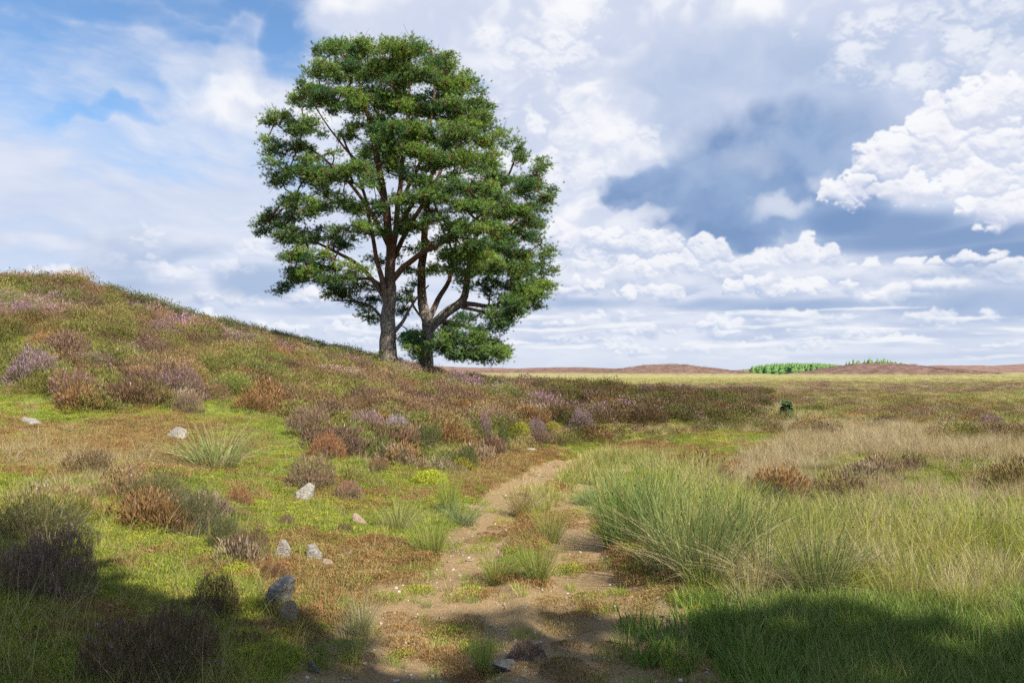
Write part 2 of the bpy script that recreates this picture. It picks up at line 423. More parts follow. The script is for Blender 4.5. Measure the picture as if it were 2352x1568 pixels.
HILLS = [  # (photo x, distance, half width m, height m, depth m)
    (1530, 290, 24, 4.0, 40), (1400, 330, 40, 2.4, 40), (1300, 360, 45, 3.4, 50), (1120, 380, 40, 3.2, 50), (950, 400, 60, 4.2, 50), (700, 420, 120, 4.5, 60),
    (1640, 300, 18, 1.6, 40), (2010, 235, 17, 4.0, 34), (2090, 240, 20, 2.9, 30), (2200, 420, 60, 4.6, 60), (2130, 430, 40, 4.0, 50), (2330, 700, 90, 6.0, 80), (2500, 500, 90, 7.0, 80), (1850, 900, 60, 9, 90)]
def height(x, y):
    x = np.asarray(x, np.float64); y = np.asarray(y, np.float64)
    r = np.hypot(x, y)
    near = 1 - sst(60, 95, r)
    z = np.zeros(x.shape)
    m = near > 0
    z[m] = tps(x[m], y[m])
    far = np.zeros(x.shape)
    fm = r > 55
    xf, yf = x[fm], y[fm]
    zz = .35 * fbm(xf / 60, yf / 60, 300, 3) * sst(60, 130, r[fm])
    for px, Yd, wd, hh, dp in HILLS:
        ux, _ = ray(px, 850)
        g = ((xf - ux * Yd) / wd) ** 2 + ((yf - Yd) / dp) ** 2
        zz = np.maximum(zz, hh * np.exp(-g) * (1 + .10 * fbm(xf / 9, yf / 9, 310, 3)))
    far[fm] = zz
    z = z * near + far * (1 - near)
    b = 1 - sst(80, 200, r)
    z = z + b * (.10 * fbm(x / 3.1, y / 3.1, 320, 4) + .05 * fbm(x / .9, y / .9, 330, 3) * sst(5, 9, r))
    s, w = bank(x, y)
    z = z + .30 * w * sst(0, .40, s) * (1 - sst(1.2, 6, s))
    nm = (r < 60) & (y > -15)
    if nm.any():
        rut, mid, d = track(x[nm], y[nm])
        flat = 1 - sst(.3, 1.5, d)
        zn = z[nm]
        zn = zn - flat * .7 * (.10 * fbm(x[nm] / 3.1, y[nm] / 3.1, 320, 4) + .05 * fbm(x[nm] / .9, y[nm] / .9, 330, 3) * sst(5, 9, r[nm]))
        zn = zn - .06 * rut + .03 * mid + .012 * fbm(x[nm] * 3, y[nm] * 3, 340, 3)
        z[nm] = zn
    return z

# quick lookups for placing things: walk along a line of sight until it meets the ground
_ys = np.concatenate([np.arange(2.5, 60, .04), np.arange(60, 420, .8)])
def spot(px, py):
    ux, uz = ray(px, py)
    zs = height(ux * _ys, _ys)
    hit = np.nonzero(zs >= CAMZ + uz * _ys)[0]
    k = hit[0] if len(hit) else len(_ys) - 1
    return ux * _ys[k], _ys[k], float(zs[k])
# ------------------------------------------------------------------ what grows where
# patches read off the photograph: (photo x, y, half width, half height, strength) of ground seen there
PATCH = {
 'green': [(200,1340,330,60,1.0),(300,1250,260,50,.6),(130,945,130,30,.8),(60,900,60,14,.6),(560,1090,130,40,.7),(640,1130,100,40,.6),(480,950,170,26,.6),(230,800,46,34,1.6),(300,860,40,22,1.2),(200,790,60,20,1.0),
           (610,985,90,24,.9),(860,1120,60,26,1.4),(740,1165,50,26,1.4),(770,1215,90,30,.9),(900,1180,120,50,.5),(540,1285,90,30,1.2),(560,1390,50,50,1.3),(980,1095,50,40,1.0),
           (940,1210,100,50,.5),(1010,870,50,10,.4),(1070,905,20,8,.6),(1200,1010,50,20,.6),(1250,1340,120,60,.5),(1380,1100,70,30,.9),(1360,1150,40,30,.7),(1430,1060,70,16,.6),
           (1700,1440,260,110,1.0),(2100,1500,320,90,.8),(1480,1440,80,60,.8),(1660,1135,40,20,1.4),(1760,1180,60,20,1.3),(1900,1120,60,14,.9),(2020,1060,140,14,1.0),(2200,1085,170,18,.9),(2090,1105,90,16,.7),(2330,970,90,12,.8),(1750,935,80,8,.4),(1460,985,60,16,.4),(1560,1080,70,40,.6),(60,1520,100,50,.6),(400,1420,80,30,.6)],
 'rust': [(250,1020,300,50,.9),(330,1065,150,26,1.1),(90,1060,120,50,.5),(600,1020,140,16,.6),(1110,1075,90,44,1.3),(1190,1040,90,20,.8),(850,1290,110,40,1.2),(900,1330,90,26,.8),(620,1330,60,40,1.2),
          (700,1360,60,30,.8),(770,1430,160,60,.5),(1640,1075,90,30,.8),(1500,1035,100,14,.7),(690,1250,60,30,.7),(560,1130,60,30,.5),(1300,1180,40,30,.4),(1230,1230,50,30,.3),(50,1210,60,20,.5)],
 'tan': [(1980,1020,340,56,1.15),(1700,940,110,18,2.2),(2150,1045,280,44,1.1),(1750,1075,260,60,.95),(2100,1150,280,60,.85),(1740,1030,160,36,.9),(1560,1015,110,18,.9),(1800,960,160,12,1.0),(2000,985,220,14,1.0),(1850,1075,160,30,.6),(2250,1050,120,22,.9),(150,1100,200,70,.5),(400,1160,60,60,.5),(1150,1230,70,50,.5),(1240,1160,60,40,.5),(2250,1170,160,60,.6),(1950,1160,150,40,.5),(900,1200,110,40,.5)],
 'heather': [(1560,905,260,30,1.0),(1420,930,200,40,1.2),(1650,965,100,20,1.2),(1250,1090,70,18,.3),(1290,1075,90,12,1.0),(1220,1100,60,14,.6),(1850,1165,60,30,.7),(1680,1105,50,20,.6),(2150,960,180,16,.5),(2250,1010,150,12,.9),(2060,1080,60,12,.8),(2180,1110,120,14,.5),
             (1810,1155,70,26,.7),(1900,1150,60,18,.5),(1850,885,500,14,.4),(2300,1120,80,20,.6),(1800,1000,60,10,.4),(2000,1105,80,12,.5),(60,880,110,40,.6),(100,1205,120,42,1.3),(330,1150,110,36,1.2),(450,1225,120,40,1.3),(540,1280,70,26,1.2),(620,1330,60,22,.9),(240,1110,80,24,.7),(1580,1090,60,30,.3),(1880,1000,60,10,.4)],
 'rush': [(1540,1200,140,110,1.5),(1620,1280,190,120,1.3),(1800,1330,190,100,1.2),(2050,1330,260,90,1.1),(2280,1340,180,110,1.2),(2200,1240,250,50,.9),(1950,1240,200,50,.8),(1600,1110,100,40,.8),(960,1190,90,40,.6),(2300,1450,120,60,.9),(1590,1400,90,40,.9),(1930,1440,130,40,.8),(2120,1490,120,30,.6),(1680,1210,120,60,.9)],
 'yellow': [(1350,872,420,9,5.0),(1150,872,100,8,1.4),(1800,868,260,5,1.6),(2300,915,200,16,.4),(1700,900,200,12,.5),(1360,1110,60,40,1.2),(1440,1065,80,22,1.2),(1240,1150,60,26,.6),(2100,880,160,8,.4)],
}
HLINE = np.array([(-600, 800), (0, 865), (90, 905), (210, 955), (330, 925), (450, 945), (600, 955), (690, 995), (760, 1050), (900, 1060), (1000, 1085), (1085, 1090), (1130, 1045), (1300, 1022), (1420, 1010), (1560, 1000), (1740, 972), (1760, 940), (1761, 0), (3500, 0)], np.float64)
def fields(x, y, z=None):
    if z is None: z = height(x, y)
    n1 = fbm(x / 1.7, y / 1.7, 500, 4); n2 = fbm(x / 1.7 + 40, y / 1.7, 510, 4)
    n3 = fbm(x / 5.5, y / 5.5, 520, 4); n4 = fbm(x / .6, y / .6, 530, 3)
    yy = np.maximum(y, 2.0)
    q = .16 * np.maximum(1, yy / 14)
    px, py = project(x + n1 * q, yy + n2 * q * 2.5, z)
    py = py + n4 * 3
    f = {}
    for k, lst in PATCH.items():
        m = np.zeros(px.shape)
        for (cx, cy, rx, ry, s) in lst:
            r = ((px - cx) / rx) ** 2 + ((py - cy) / ry) ** 2
            m = np.maximum(m, s * (1 - r * .55))
        f[k] = np.maximum(m, 0)
    hl = np.interp(px, HLINE[:, 0], HLINE[:, 1])
    above = sst(-14, 12, hl - py) * (px < 1765)
    r = np.hypot(x, y)
    hill = above * (r < 75)
    moor = sst(1540, 1620, px) * sst(1010, 960, py) + (px <= 1580) * (py < 905) * (1 - hill)
    moor = np.clip(np.where(r > 75, 1.0, moor), 0, 1) * (1 - hill)
    rest = np.clip(1 - hill - moor, 0, 1)
    n7 = fbm(x / 2.6 + 9, y / 2.6, 540, 4)
    f['heather'] = f['heather'] * (.75 + .9 * n1) + hill * (1.30 + .5 * n1) + moor * (.47 + .6 * n7 + .4 * n1) + .25 * rest * (n7 > .35)
    f['green'] = f['green'] * (.8 + .7 * n2) + rest * (.52 + .5 * n3) + hill * (.92 + 1.5 * n7 - 0.35 * sst(800, 700, py)) + moor * (.50 + .5 * n3)
    f['rust'] = f['rust'] * (.8 + .7 * n1) + rest * (.28 + .8 * n7)
    f['tan'] = f['tan'] * (.8 + .8 * n7) + rest * (.08 + .5 * n2) + moor * (.32 + .5 * n2)
    f['rush'] = f['rush'] * (.85 + .5 * n3)
    f['yellow'] = f['yellow'] + moor * (.56 + .8 * n3) * (r > 30)
    s_, w_ = bank(x, y)
    face = w_ * sst(-.35, .0, s_) * (1 - sst(.25, .5, s_))
    for j_, k_ in enumerate(('heather', 'green', 'rust', 'tan', 'rush', 'yellow')):
        sc_ = 1.0 if k_ != 'heather' else .8
        f[k_] = f[k_] * np.exp(sc_ * (.9 * fbm(x / 1.15 + 11 * j_, y / 1.15, 560 + j_, 3) + .5 * n4 * (1 if j_ % 2 else -1)))
    far = r > 150
    hz = sst(.6, 1.6, z) * far
    f['heather'] = np.where(far, f['heather'] + 1.6 * hz, f['heather'])
    f['yellow'] = np.where(far, f['yellow'] + .9 * (1 - hz), f['yellow'])
    rut, mid, d = track(x, y)
    soil = np.zeros(px.shape)
    fade = 1 - sst(16.5, 19.5, y)
    d1_ = pdist(x, y, RUTS[1]) < pdist(x, y, RUTS[0])
    fade = fade * (1 - .45 * d1_ * sst(9, 11, y))
    near = 1 - sst(6.8, 9.2, y)
    soil = np.maximum(rut * (1.25 + .35 * n1 + .25 * n4) * fade, near * (1 - sst(.60, 1.2, d)) * (1.05 + .6 * n1 + .4 * n4))
    soil = np.maximum(soil, near * (1 - sst(1.0, 1.7, d)) * (.55 + .8 * n1 + .4 * n4))
    for (cx, cy, rx, ry, s) in [(900, 1300, 110, 30, .7), (980, 1380, 70, 60, .7), (1000, 1480, 120, 90, .5), (1160, 1028, 40, 10, .5), (1070, 1055, 24, 9, .9), (1130, 1015, 30, 8, .9), (1500, 1500, 110, 60, .5), (1300, 1255, 40, 12, .8)]:
        m = s * (1 - .6 * (((px - cx) / rx) ** 2 + ((py - cy) / ry) ** 2))
        soil = np.maximum(soil, m * (.9 + .9 * n4))
    soil = np.maximum(soil, face * (.55 + .9 * fbm(x / .7, y / .7, 570, 3)))
    f['soil'] = np.clip(soil, 0, 1.3)
    f['px'] = px; f['py'] = py; f['n1'] = n1; f['n2'] = n2; f['n3'] = n3; f['n7'] = n7; f['hill'] = hill; f['moor'] = moor; f['rut'] = rut; f['mid'] = mid; f['d'] = d
    return f

# ------------------------------------------------------------------ materials
def mat(name):
    m = bpy.data.materials.new(name); m.use_nodes = True
    nt = m.node_tree; nt.nodes.clear()
    global CUR
    CUR = nt
    o = nt.nodes.new('ShaderNodeOutputMaterial')
    b = nt.nodes.new('ShaderNodeBsdfPrincipled')
    nt.links.new(b.outputs[0], o.inputs[0])
    b.inputs['Roughness'].default_value = .8
    b.inputs['Specular IOR Level'].default_value = .25
    return m, nt, b, o
def attr(name, kind='GEOMETRY'):
    n = CUR.nodes.new('ShaderNodeAttribute'); n.attribute_name = name; n.attribute_type = kind
    return n
def objcoord():
    n = CUR.nodes.new('ShaderNodeTexCoord'); return E(n.outputs['Object'])
def bump(bsdf, hgt, dist=.02, strength=1.0):
    n = CUR.nodes.new('ShaderNodeBump'); n.inputs['Distance'].default_value = dist; n.inputs['Strength'].default_value = strength
    _in(n, 'Height', hgt) if False else CUR.links.new(hgt.s, n.inputs['Height'])
    CUR.links.new(n.outputs[0], bsdf.inputs['Normal'])

def mesh_from(name, V_, faces4=None, faces3=None, attrs=None, smooth=False):
    """fast mesh: V (n,3), quads (m,4), tris (k,3); attrs: {name: (kind, array)} on points"""
    me = bpy.data.meshes.new(name)
    V_ = np.asarray(V_, np.float32)
    f4 = np.zeros((0, 4), np.int32) if faces4 is None else np.asarray(faces4, np.int32)
    f3 = np.zeros((0, 3), np.int32) if faces3 is None else np.asarray(faces3, np.int32)
    me.vertices.add(len(V_)); me.vertices.foreach_set('co', V_.ravel())
    nl = f4.size + f3.size
    me.loops.add(nl); me.loops.foreach_set('vertex_index', np.concatenate([f4.ravel(), f3.ravel()]).astype(np.int32))
    me.polygons.add(len(f4) + len(f3))
    starts = np.concatenate([np.arange(len(f4)) * 4, f4.size + np.arange(len(f3)) * 3]).astype(np.int32)
    me.polygons.foreach_set('loop_start', starts)
    if smooth: me.polygons.foreach_set('use_smooth', np.ones(len(f4) + len(f3), bool))
    me.update(calc_edges=True)
    for k, (kind, arr) in (attrs or {}).items():
        a = me.attributes.new(k, kind, 'POINT')
        a.data.foreach_set({'FLOAT': 'value', 'FLOAT_COLOR': 'color', 'FLOAT_VECTOR': 'vector', 'INT': 'value'}[kind], np.ascontiguousarray(arr, np.float32 if kind != 'INT' else np.int32).ravel())
    return me
def obj(name, me, m=None, parent=None, loc=None, **props):
    o = bpy.data.objects.new(name, me)
    if m is not None and me is not None and not me.materials: me.materials.append(m)
    COL.objects.link(o)
    if parent is not None: o.parent = parent
    if loc is not None: o.location = loc
    for k, v in props.items(): o[k] = v
    return o

# ground
m_ground, nt, b, _ = mat('ground_earth')
vc = attr('gcol'); co = objcoord()
nz = nnoise(co, 9.0, 6, .65); nz2 = nnoise(co, 1.1, 4, .6); nz3 = nnoise(co, 60.0, 3, .6)
k = (nz * 1.0 + nz2 * .35 + nz3 * .6) * 1.0 + (-.03)
c = vop('SCALE', E(vc.outputs[0]), sc=k)
CUR.links.new(c.s, b.inputs['Base Color'])
b.inputs['Roughness'].default_value = .95; b.inputs['Specular IOR Level'].default_value = .1
bump(b, nz + nz3 * .5, .05, .8)
m_dirt, nt, b, _ = mat('track_dirt')
vc = attr('gcol'); co = objcoord()
nz = nnoise(co, 14.0, 6, .7); nz2 = nnoise(co, 2.2, 4, .6); nz3 = nnoise(co, 110.0, 3, .7)
c = vop('SCALE', E(vc.outputs[0]), sc=nz * .8 + nz2 * .5 + nz3 * .7 + (-.02))
straw = nss(nnoise(vop('MULTIPLY', co, (30.0, 7.0, 20.0)), 3.0, 3, .6, 1.5), .60, .68)
c = nmix(straw * .5, c, (.36, .27, .15))
dk = nss(nnoise(co, 26.0, 4, .7, .6), .60, .70)
c = nmix(dk * .65, c, (.07, .05, .032))
CUR.links.new(c.s, b.inputs['Base Color'])
b.inputs['Roughness'].default_value = .95; b.inputs['Specular IOR Level'].default_value = .1
bump(b, nz + nz3 * .6 + straw * .3, .04, .9)

GCOL = {'green': (.17, .20, .035), 'rust': (.27, .15, .055), 'tan': (.32, .25, .11), 'heather': (.13, .09, .05), 'rush': (.13, .14, .04), 'yellow': (.28, .25, .11), 'soil': (.34, .235, .125)}
def gcolor(f):
    ks = list(GCOL)
    w = np.stack([np.maximum(f[k], 0) ** 3 * (6 if k == 'soil' else 1) for k in ks], -1) + 1e-4
    w /= w.sum(-1, keepdims=True)
    c = w @ np.array([GCOL[k] for k in ks])
    far = sst(70, 160, np.hypot(f['x'], f['y']))[..., None]
    pinky = np.array([.20, .125, .10])
    hw = w[..., ks.index('heather')][..., None]
    c = c * (1 - far * hw) + pinky * far * hw
    c = c * (1 + .25 * f['n1'][..., None] + .3 * far * f['n7'][..., None])
    return np.concatenate([c, np.ones(c.shape[:-1] + (1,))], -1)

if ONLY not in ('sky', 'tree'):
    thf = np.radians(np.arange(-40, 40.01, .2)); tho = np.radians(np.arange(40, 320, 4.0))[1:]
    th = np.concatenate([thf, tho])
    rr = [0.25]
    while rr[-1] < 2600: rr.append(rr[-1] * 1.021 + .004)
    rr = np.array(rr)
    R_, T_ = np.meshgrid(rr, th, indexing='ij')
    gx = (R_ * np.sin(T_)).ravel(); gy = (R_ * np.cos(T_)).ravel()
    gz = height(gx, gy)
    gf = fields(gx, gy, gz); gf['x'] = gx; gf['y'] = gy
    gc = gcolor(gf)
    nr, nth = R_.shape
    i = np.arange(nr - 1)[:, None] * nth; j = np.arange(nth)[None, :]; j2 = (j + 1) % nth
    q = np.stack([i + j, i + nth + j, i + nth + j2, i + j2], -1).reshape(-1, 4)[:, ::-1]
    V0 = np.stack([gx, gy, gz], 1)
    # centre disc
    cidx = len(V0)
    V0 = np.vstack([V0, [[0, 0, float(gz[:nth].mean())]]])
    gc = np.vstack([gc, gc[:1]])
    tri = np.stack([np.full(nth, cidx), (np.arange(nth) + 1) % nth, np.arange(nth)], 1)[:, ::-1]
    soilv = np.append(gf['soil'] * (gf['d'] < 1.3), 1.0)
    issoil = (soilv[q].mean(1) > .62)
    def submesh(name, q4, t3, m, **p):
        used = np.zeros(len(V0), bool); used[q4.ravel()] = True
        if len(t3): used[t3.ravel()] = True
        mp = np.cumsum(used) - 1
        me = mesh_from(name, V0[used], mp[q4], mp[t3] if len(t3) else None, {'gcol': ('FLOAT_COLOR', gc[used])}, smooth=True)
        return obj(name, me, m, **p)
    submesh('ground', q[~issoil], tri, m_ground, kind='structure')
    submesh('dirt_track', q[issoil], np.zeros((0, 3), int), m_dirt, kind='structure')
# ------------------------------------------------------------------ plant prototypes
def ribbons(rs, base, h, w, daz, lean, curve, segs, side=None, taper=1.5, w0=1.0):
    """n grass-like ribbons. base (n,3); all others (n,). returns V, quads, t, id"""
    n = len(base); t = np.linspace(0, 1, segs + 1)[None, :]
    d = np.stack([np.cos(daz), np.sin(daz)], 1)
    off = (lean[:, None] * t + curve[:, None] * t ** 2.2) * h[:, None]
    up = h[:, None] * t * (1 - .35 * np.abs(curve[:, None]) * t)
    c = np.zeros((n, segs + 1, 3))
    c[..., 0] = base[:, None, 0] + d[:, None, 0] * off
    c[..., 1] = base[:, None, 1] + d[:, None, 1] * off
    c[..., 2] = base[:, None, 2] + up
    sa = rs.rand(n) * PI if side is None else side
    s = np.stack([np.cos(sa), np.sin(sa), np.zeros(n)], 1)[:, None, :]
    ww = (w[:, None] * .5 * np.maximum(1 - t ** taper * .93, .07) * (w0 + (1 - w0) * np.minimum(t * 3, 1)))[..., None]
    V_ = np.stack([c - s * ww, c + s * ww], 2).reshape(-1, 3)
    k = np.arange(n)[:, None] * (segs + 1) * 2 + np.arange(segs)[None, :] * 2
    q = np.stack([k, k + 1, k + 3, k + 2], -1).reshape(-1, 4)
    tt = np.repeat(t, n, 0)[..., None].repeat(2, 2).ravel()
    ii = np.repeat(np.arange(n), (segs + 1) * 2)
    return V_, q, tt, ii
def join(parts):
    V_, Q, T, R = [], [], [], []; o = 0
    for v, q, t, r in parts:
        V_.append(v); Q.append(q + o); T.append(t); R.append(r); o += len(v)
    return np.vstack(V_), np.vstack(Q), np.concatenate(T), np.concatenate(R)
def pmesh(name, parts):
    V_, Q, T, R = join(parts)
    return mesh_from(name, V_, Q, None, {'t': ('FLOAT', T), 'rnd': ('FLOAT', R)})

def grass_tuft(seed, n=34, h=.16, w=.007, spread=.10, lean=.35, curve=.35, segs=3, hv=.5):
    rs = np.random.RandomState(seed)
    r = spread * np.sqrt(rs.rand(n)); a = rs.rand(n) * 2 * PI
    base = np.stack([r * np.cos(a), r * np.sin(a), np.full(n, -.01)], 1)
    hh = h * (1 - hv + hv * 1.5 * rs.rand(n))
    da = a + rs.randn(n) * .7
    v, q, t, i = ribbons(rs, base, hh, w * (.6 + .8 * rs.rand(n)), da, lean * rs.rand(n), curve * rs.rand(n) * 1.3, segs)
    return v, q, t, rs.rand(n)[i]
def seedheads(rs, tips, size, w):
    n = len(tips)
    v, q, t, i = ribbons(rs, tips, size * (.6 + .8 * rs.rand(n)), np.full(n, w), rs.rand(n) * 6.3, np.full(n, .3), np.full(n, .3), 2, taper=2.5)
    return v, q, t * 0 + 1, rs.rand(n)[i]
def rush_clump(seed, n=150, h=.85, w=.007, spread=.12, lean=.32, curve=.22, dry=0.2, segs=4):
    rs = np.random.RandomState(seed)
    r = spread * np.sqrt(rs.rand(n)); a = rs.rand(n) * 2 * PI
    base = np.stack([r * np.cos(a), r * np.sin(a), np.full(n, -.02)], 1)
    hh = h * (.45 + .6 * rs.rand(n) ** .7)
    cv = curve * rs.rand(n) ** 2 * 2
    ln = lean * (r / spread) * (.4 + .8 * rs.rand(n))
    isd = rs.rand(n) < dry
    cv = np.where(isd, cv + .3 + .7 * rs.rand(n), cv); hh = np.where(isd, hh * .8, hh)
    da = a + rs.randn(n) * .5
    ww = w * (.7 + .6 * rs.rand(n))
    p1 = ribbons(rs, base, hh, ww, da, ln, cv, segs, taper=3)
    rn = np.where(isd, .8 + .2 * rs.rand(n), .75 * rs.rand(n))
    P_ = [(p1[0], p1[1], p1[2], rn[p1[3]])]
    # brown flower heads a little below the tips
    k = (~isd) & (rs.rand(n) < .12)
    tt = .86
    off = (ln * tt + cv * tt ** 2.2) * hh
    tips = np.stack([base[:, 0] + np.cos(da) * off, base[:, 1] + np.sin(da) * off, base[:, 2] + hh * tt * (1 - .35 * cv * tt)], 1)[k]
    if len(tips):
        v, q, t, i = ribbons(rs, tips, np.full(len(tips), .022), np.full(len(tips), .011), rs.rand(len(tips)) * 6.3, np.full(len(tips), .5), np.full(len(tips), .0), 2, taper=3)
        P_.append((v, q, t * 0 + 1, i * 0 + 2.0))
    return P_
def heather_clump(seed, n=220, R=.26, hh=.30, sprig=.12, w=.014, segs=2, leafy=0, dome=.75):
    """dome of upright sprigs; leafy > 0 adds that many small leaf blades per sprig"""
    rs = np.random.RandomState(seed)
    lob = [(rs.rand() * .5 * R, rs.rand() * 6.3, .55 + .35 * rs.rand()) for _ in range(5)]
    r = R * np.sqrt(rs.rand(n)); a = rs.rand(n) * 2 * PI
    x, y = r * np.cos(a), r * np.sin(a)
    top = np.zeros(n)
    for lr, la, ls in lob:
        d2 = ((x - lr * math.cos(la)) ** 2 + (y - lr * math.sin(la)) ** 2) / (ls * R) ** 2
        top = np.maximum(top, np.sqrt(np.maximum(1 - d2, 0)) * (.7 + .4 * ls))
    top = top * np.clip(1 + .55 * fbm(x / R * 2.6 + seed, y / R * 2.6, 880, 3), .45, 1.35)
    top = np.maximum(top, .25 * rs.rand(n))
    zt = hh * (top * dome + .12 * rs.rand(n))
    depth = rs.rand(n) ** 2 * .5
    z0 = np.maximum(zt * (1 - depth) - sprig * .6, -.02)
    base = np.stack([x, y, z0], 1)
    lean = .15 + .75 * (r / R) * (1 - top) + .2 * rs.rand(n)
    da = a + rs.randn(n) * .6
    sh = sprig * (.6 + .8 * rs.rand(n))
    rn = rs.rand(n)
    cv = .25 * rs.randn(n)
    v, q, t, i = ribbons(rs, base, sh, w * (.6 + .8 * rs.rand(n)), da, lean, cv, segs, taper=2.0, w0=.5)
    P_ = [(v, q, t * .6 + .4, rn[i])] if not leafy else []
    if leafy:
        v, q, t, i = ribbons(rs, base, sh, np.full(n, .004), da, lean, cv, 2, taper=2.0)
        P_.append((v, q, t * .3, rn[i]))
        m = n * leafy
        src = np.repeat(np.arange(n), leafy); tt = (.15 + .85 * rs.rand(m))
        off = (lean[src] * tt + cv[src] * tt ** 2.2) * sh[src]
        b = np.stack([base[src, 0] + np.cos(da[src]) * off, base[src, 1] + np.sin(da[src]) * off, base[src, 2] + sh[src] * tt], 1)
        b += rs.randn(m, 3) * .004
        v, q, t, i = ribbons(rs, b, w * (.9 + .9 * rs.rand(m)), np.full(m, w * .42), rs.rand(m) * 6.3, .5 + .8 * rs.rand(m), np.zeros(m), 1, taper=1, w0=.8)
        P_.append((v, q, np.clip(tt[i] * .8 + t * .2, 0, 1), rn[src][i]))
    return P_
def leaf_cushion(seed, n=500, R=.25, hh=.14, s=.02):
    rs = np.random.RandomState(seed)
    r = R * np.sqrt(rs.rand(n)); a = rs.rand(n) * 2 * PI
    z = hh * np.sqrt(np.maximum(1 - (r / R) ** 2, 0)) * (.75 + .3 * rs.rand(n)) - s * .5
    base = np.stack([r * np.cos(a), r * np.sin(a), z], 1)
    v, q, t, i = ribbons(rs, base, s * (.6 + .9 * rs.rand(n)), s * .6 * (.6 + .8 * rs.rand(n)), rs.rand(n) * 6.3, .3 + 1.0 * rs.rand(n), np.zeros(n), 2, taper=2, w0=.4)
    return v, q, t, rs.rand(n)[i]

def plant_mat(name, kind, source):
    """source: INSTANCER reads ccol (rgb, bloom) from the scatter; OBJECT reads the object colour"""
    m, nt, b, o = mat(name)
    if source == 'INSTANCER':
        a = attr('ccol', 'INSTANCER'); c = E(a.outputs['Color']); bl_ = E(a.outputs['Alpha'])
    else:
        a = CUR.nodes.new('ShaderNodeObjectInfo'); c = E(a.outputs['Color']); bl_ = E(a.outputs['Alpha'])
    t = E(attr('t').outputs['Fac']); r = E(attr('rnd').outputs['Fac'])
    if kind == 'heather':
        c = vop('SCALE', c, sc=r * .7 + .65)
        wood = (.10, .065, .042)
        c = nmix(nss(t, .45, .12) * .6, c, wood)
        c = nmix(nss(r, .72, .95) * .5, c, (.30, .19, .09))              # straw and rusty sprigs
        bloomc = nmix(r, (.40, .20, .36), (.58, .36, .52))
        hit = (r * 7.31)._m('FRACT').lt(bl_) * nss(t, .50, .70)
        c = nmix(hit, c, bloomc)
    elif kind == 'rush':
        c = vop('SCALE', c, sc=r * .6 + .75)
        c = nmix(nss((r * 5.7)._m('FRACT'), .55, .7) * .6, c, (.36, .36, .10))
        dry = nss(r, .76, .80)
        c = nmix(dry * .9, c, (.46, .38, .23))
        c = nmix(nss(t, .80, 1.0) * .35, c, (.25, .17, .07))
        c = nmix(nss(r, 1.5, 1.6), c, (.09, .05, .025))
        c = nmix(nss(t, .30, .0) * .35, c, (.24, .18, .09))
    elif kind == 'grass':
        c = vop('SCALE', c, sc=r * .7 + .68)
        c = nmix(nss(r, .80, .97) * .75, c, (.42, .33, .16))
        c = nmix(nss(t, .55, 1.0) * .25, c, (.36, .30, .10))
    else:
        c = vop('SCALE', c, sc=r * .7 + .65)
    CUR.links.new(c.s, b.inputs['Base Color'])
    b.inputs['Roughness'].default_value = .55 if kind in ('rush', 'grass') else .8
    b.inputs['Specular IOR Level'].default_value = .3 if kind in ('rush', 'grass') else .12
    tr = nt.nodes.new('ShaderNodeBsdfTranslucent'); CUR.links.new(c.s, tr.inputs[0])
    mx = nt.nodes.new('ShaderNodeMixShader'); mx.inputs[0].default_value = .30 if kind in ('rush', 'grass', 'leaf') else .15
    nt.links.new(b.outputs[0], mx.inputs[1]); nt.links.new(tr.outputs[0], mx.inputs[2]); nt.links.new(mx.outputs[0], o.inputs[0])
    return m

def scatter(name, protos, pts, sc, colr, idx, m, label, cat, rs, tilt=.12, zf=None):
    """one ground-cover object: prototypes instanced on points by geometry nodes"""
    n = len(pts)
    coll = bpy.data.collections.new(name + '_kinds')
    for k, me in enumerate(protos):
        if not me.materials: me.materials.append(m)
        po = bpy.data.objects.new('%s_kind_%02d' % (name, k), me); coll.objects.link(po)
    rot = np.stack([rs.randn(n) * tilt, rs.randn(n) * tilt, rs.rand(n) * 2 * PI], 1)
    me = mesh_from(name, pts, None, None, {'rot': ('FLOAT_VECTOR', rot), 'scl': ('FLOAT_VECTOR', np.stack([sc, sc, sc * (zf if zf is not None else 1)], 1)), 'ccol': ('FLOAT_COLOR', colr), 'idx': ('INT', idx)})
    o = obj(name, me, None)
    o['kind'] = 'stuff'; o['label'] = label; o['category'] = cat
    ng = bpy.data.node_groups.new(name + '_scatter', 'GeometryNodeTree')
    ng.interface.new_socket('Geometry', in_out='INPUT', socket_type='NodeSocketGeometry')
    ng.interface.new_socket('Geometry', in_out='OUTPUT', socket_type='NodeSocketGeometry')
    N = ng.nodes; L = ng.links
    gi = N.new('NodeGroupInput'); go = N.new('NodeGroupOutput')
    ci = N.new('GeometryNodeCollectionInfo'); ci.inputs['Collection'].default_value = coll
    ci.inputs['Separate Children'].default_value = True; ci.inputs['Reset Children'].default_value = True
    ip = N.new('GeometryNodeInstanceOnPoints'); ip.inputs['Pick Instance'].default_value = True
    def na(nm, ty):
        a = N.new('GeometryNodeInputNamedAttribute'); a.data_type = ty; a.inputs['Name'].default_value = nm
        return a.outputs[0]
    L.new(gi.outputs[0], ip.inputs['Points']); L.new(ci.outputs[0], ip.inputs['Instance'])
    L.new(na('idx', 'INT'), ip.inputs['Instance Index'])
    er = N.new('FunctionNodeEulerToRotation'); L.new(na('rot', 'FLOAT_VECTOR'), er.inputs[0]); L.new(er.outputs[0], ip.inputs['Rotation'])
    L.new(na('scl', 'FLOAT_VECTOR'), ip.inputs['Scale'])
    L.new(ip.outputs[0], go.inputs[0])
    md = o.modifiers.new('scatter', 'NODES'); md.node_group = ng
    return o
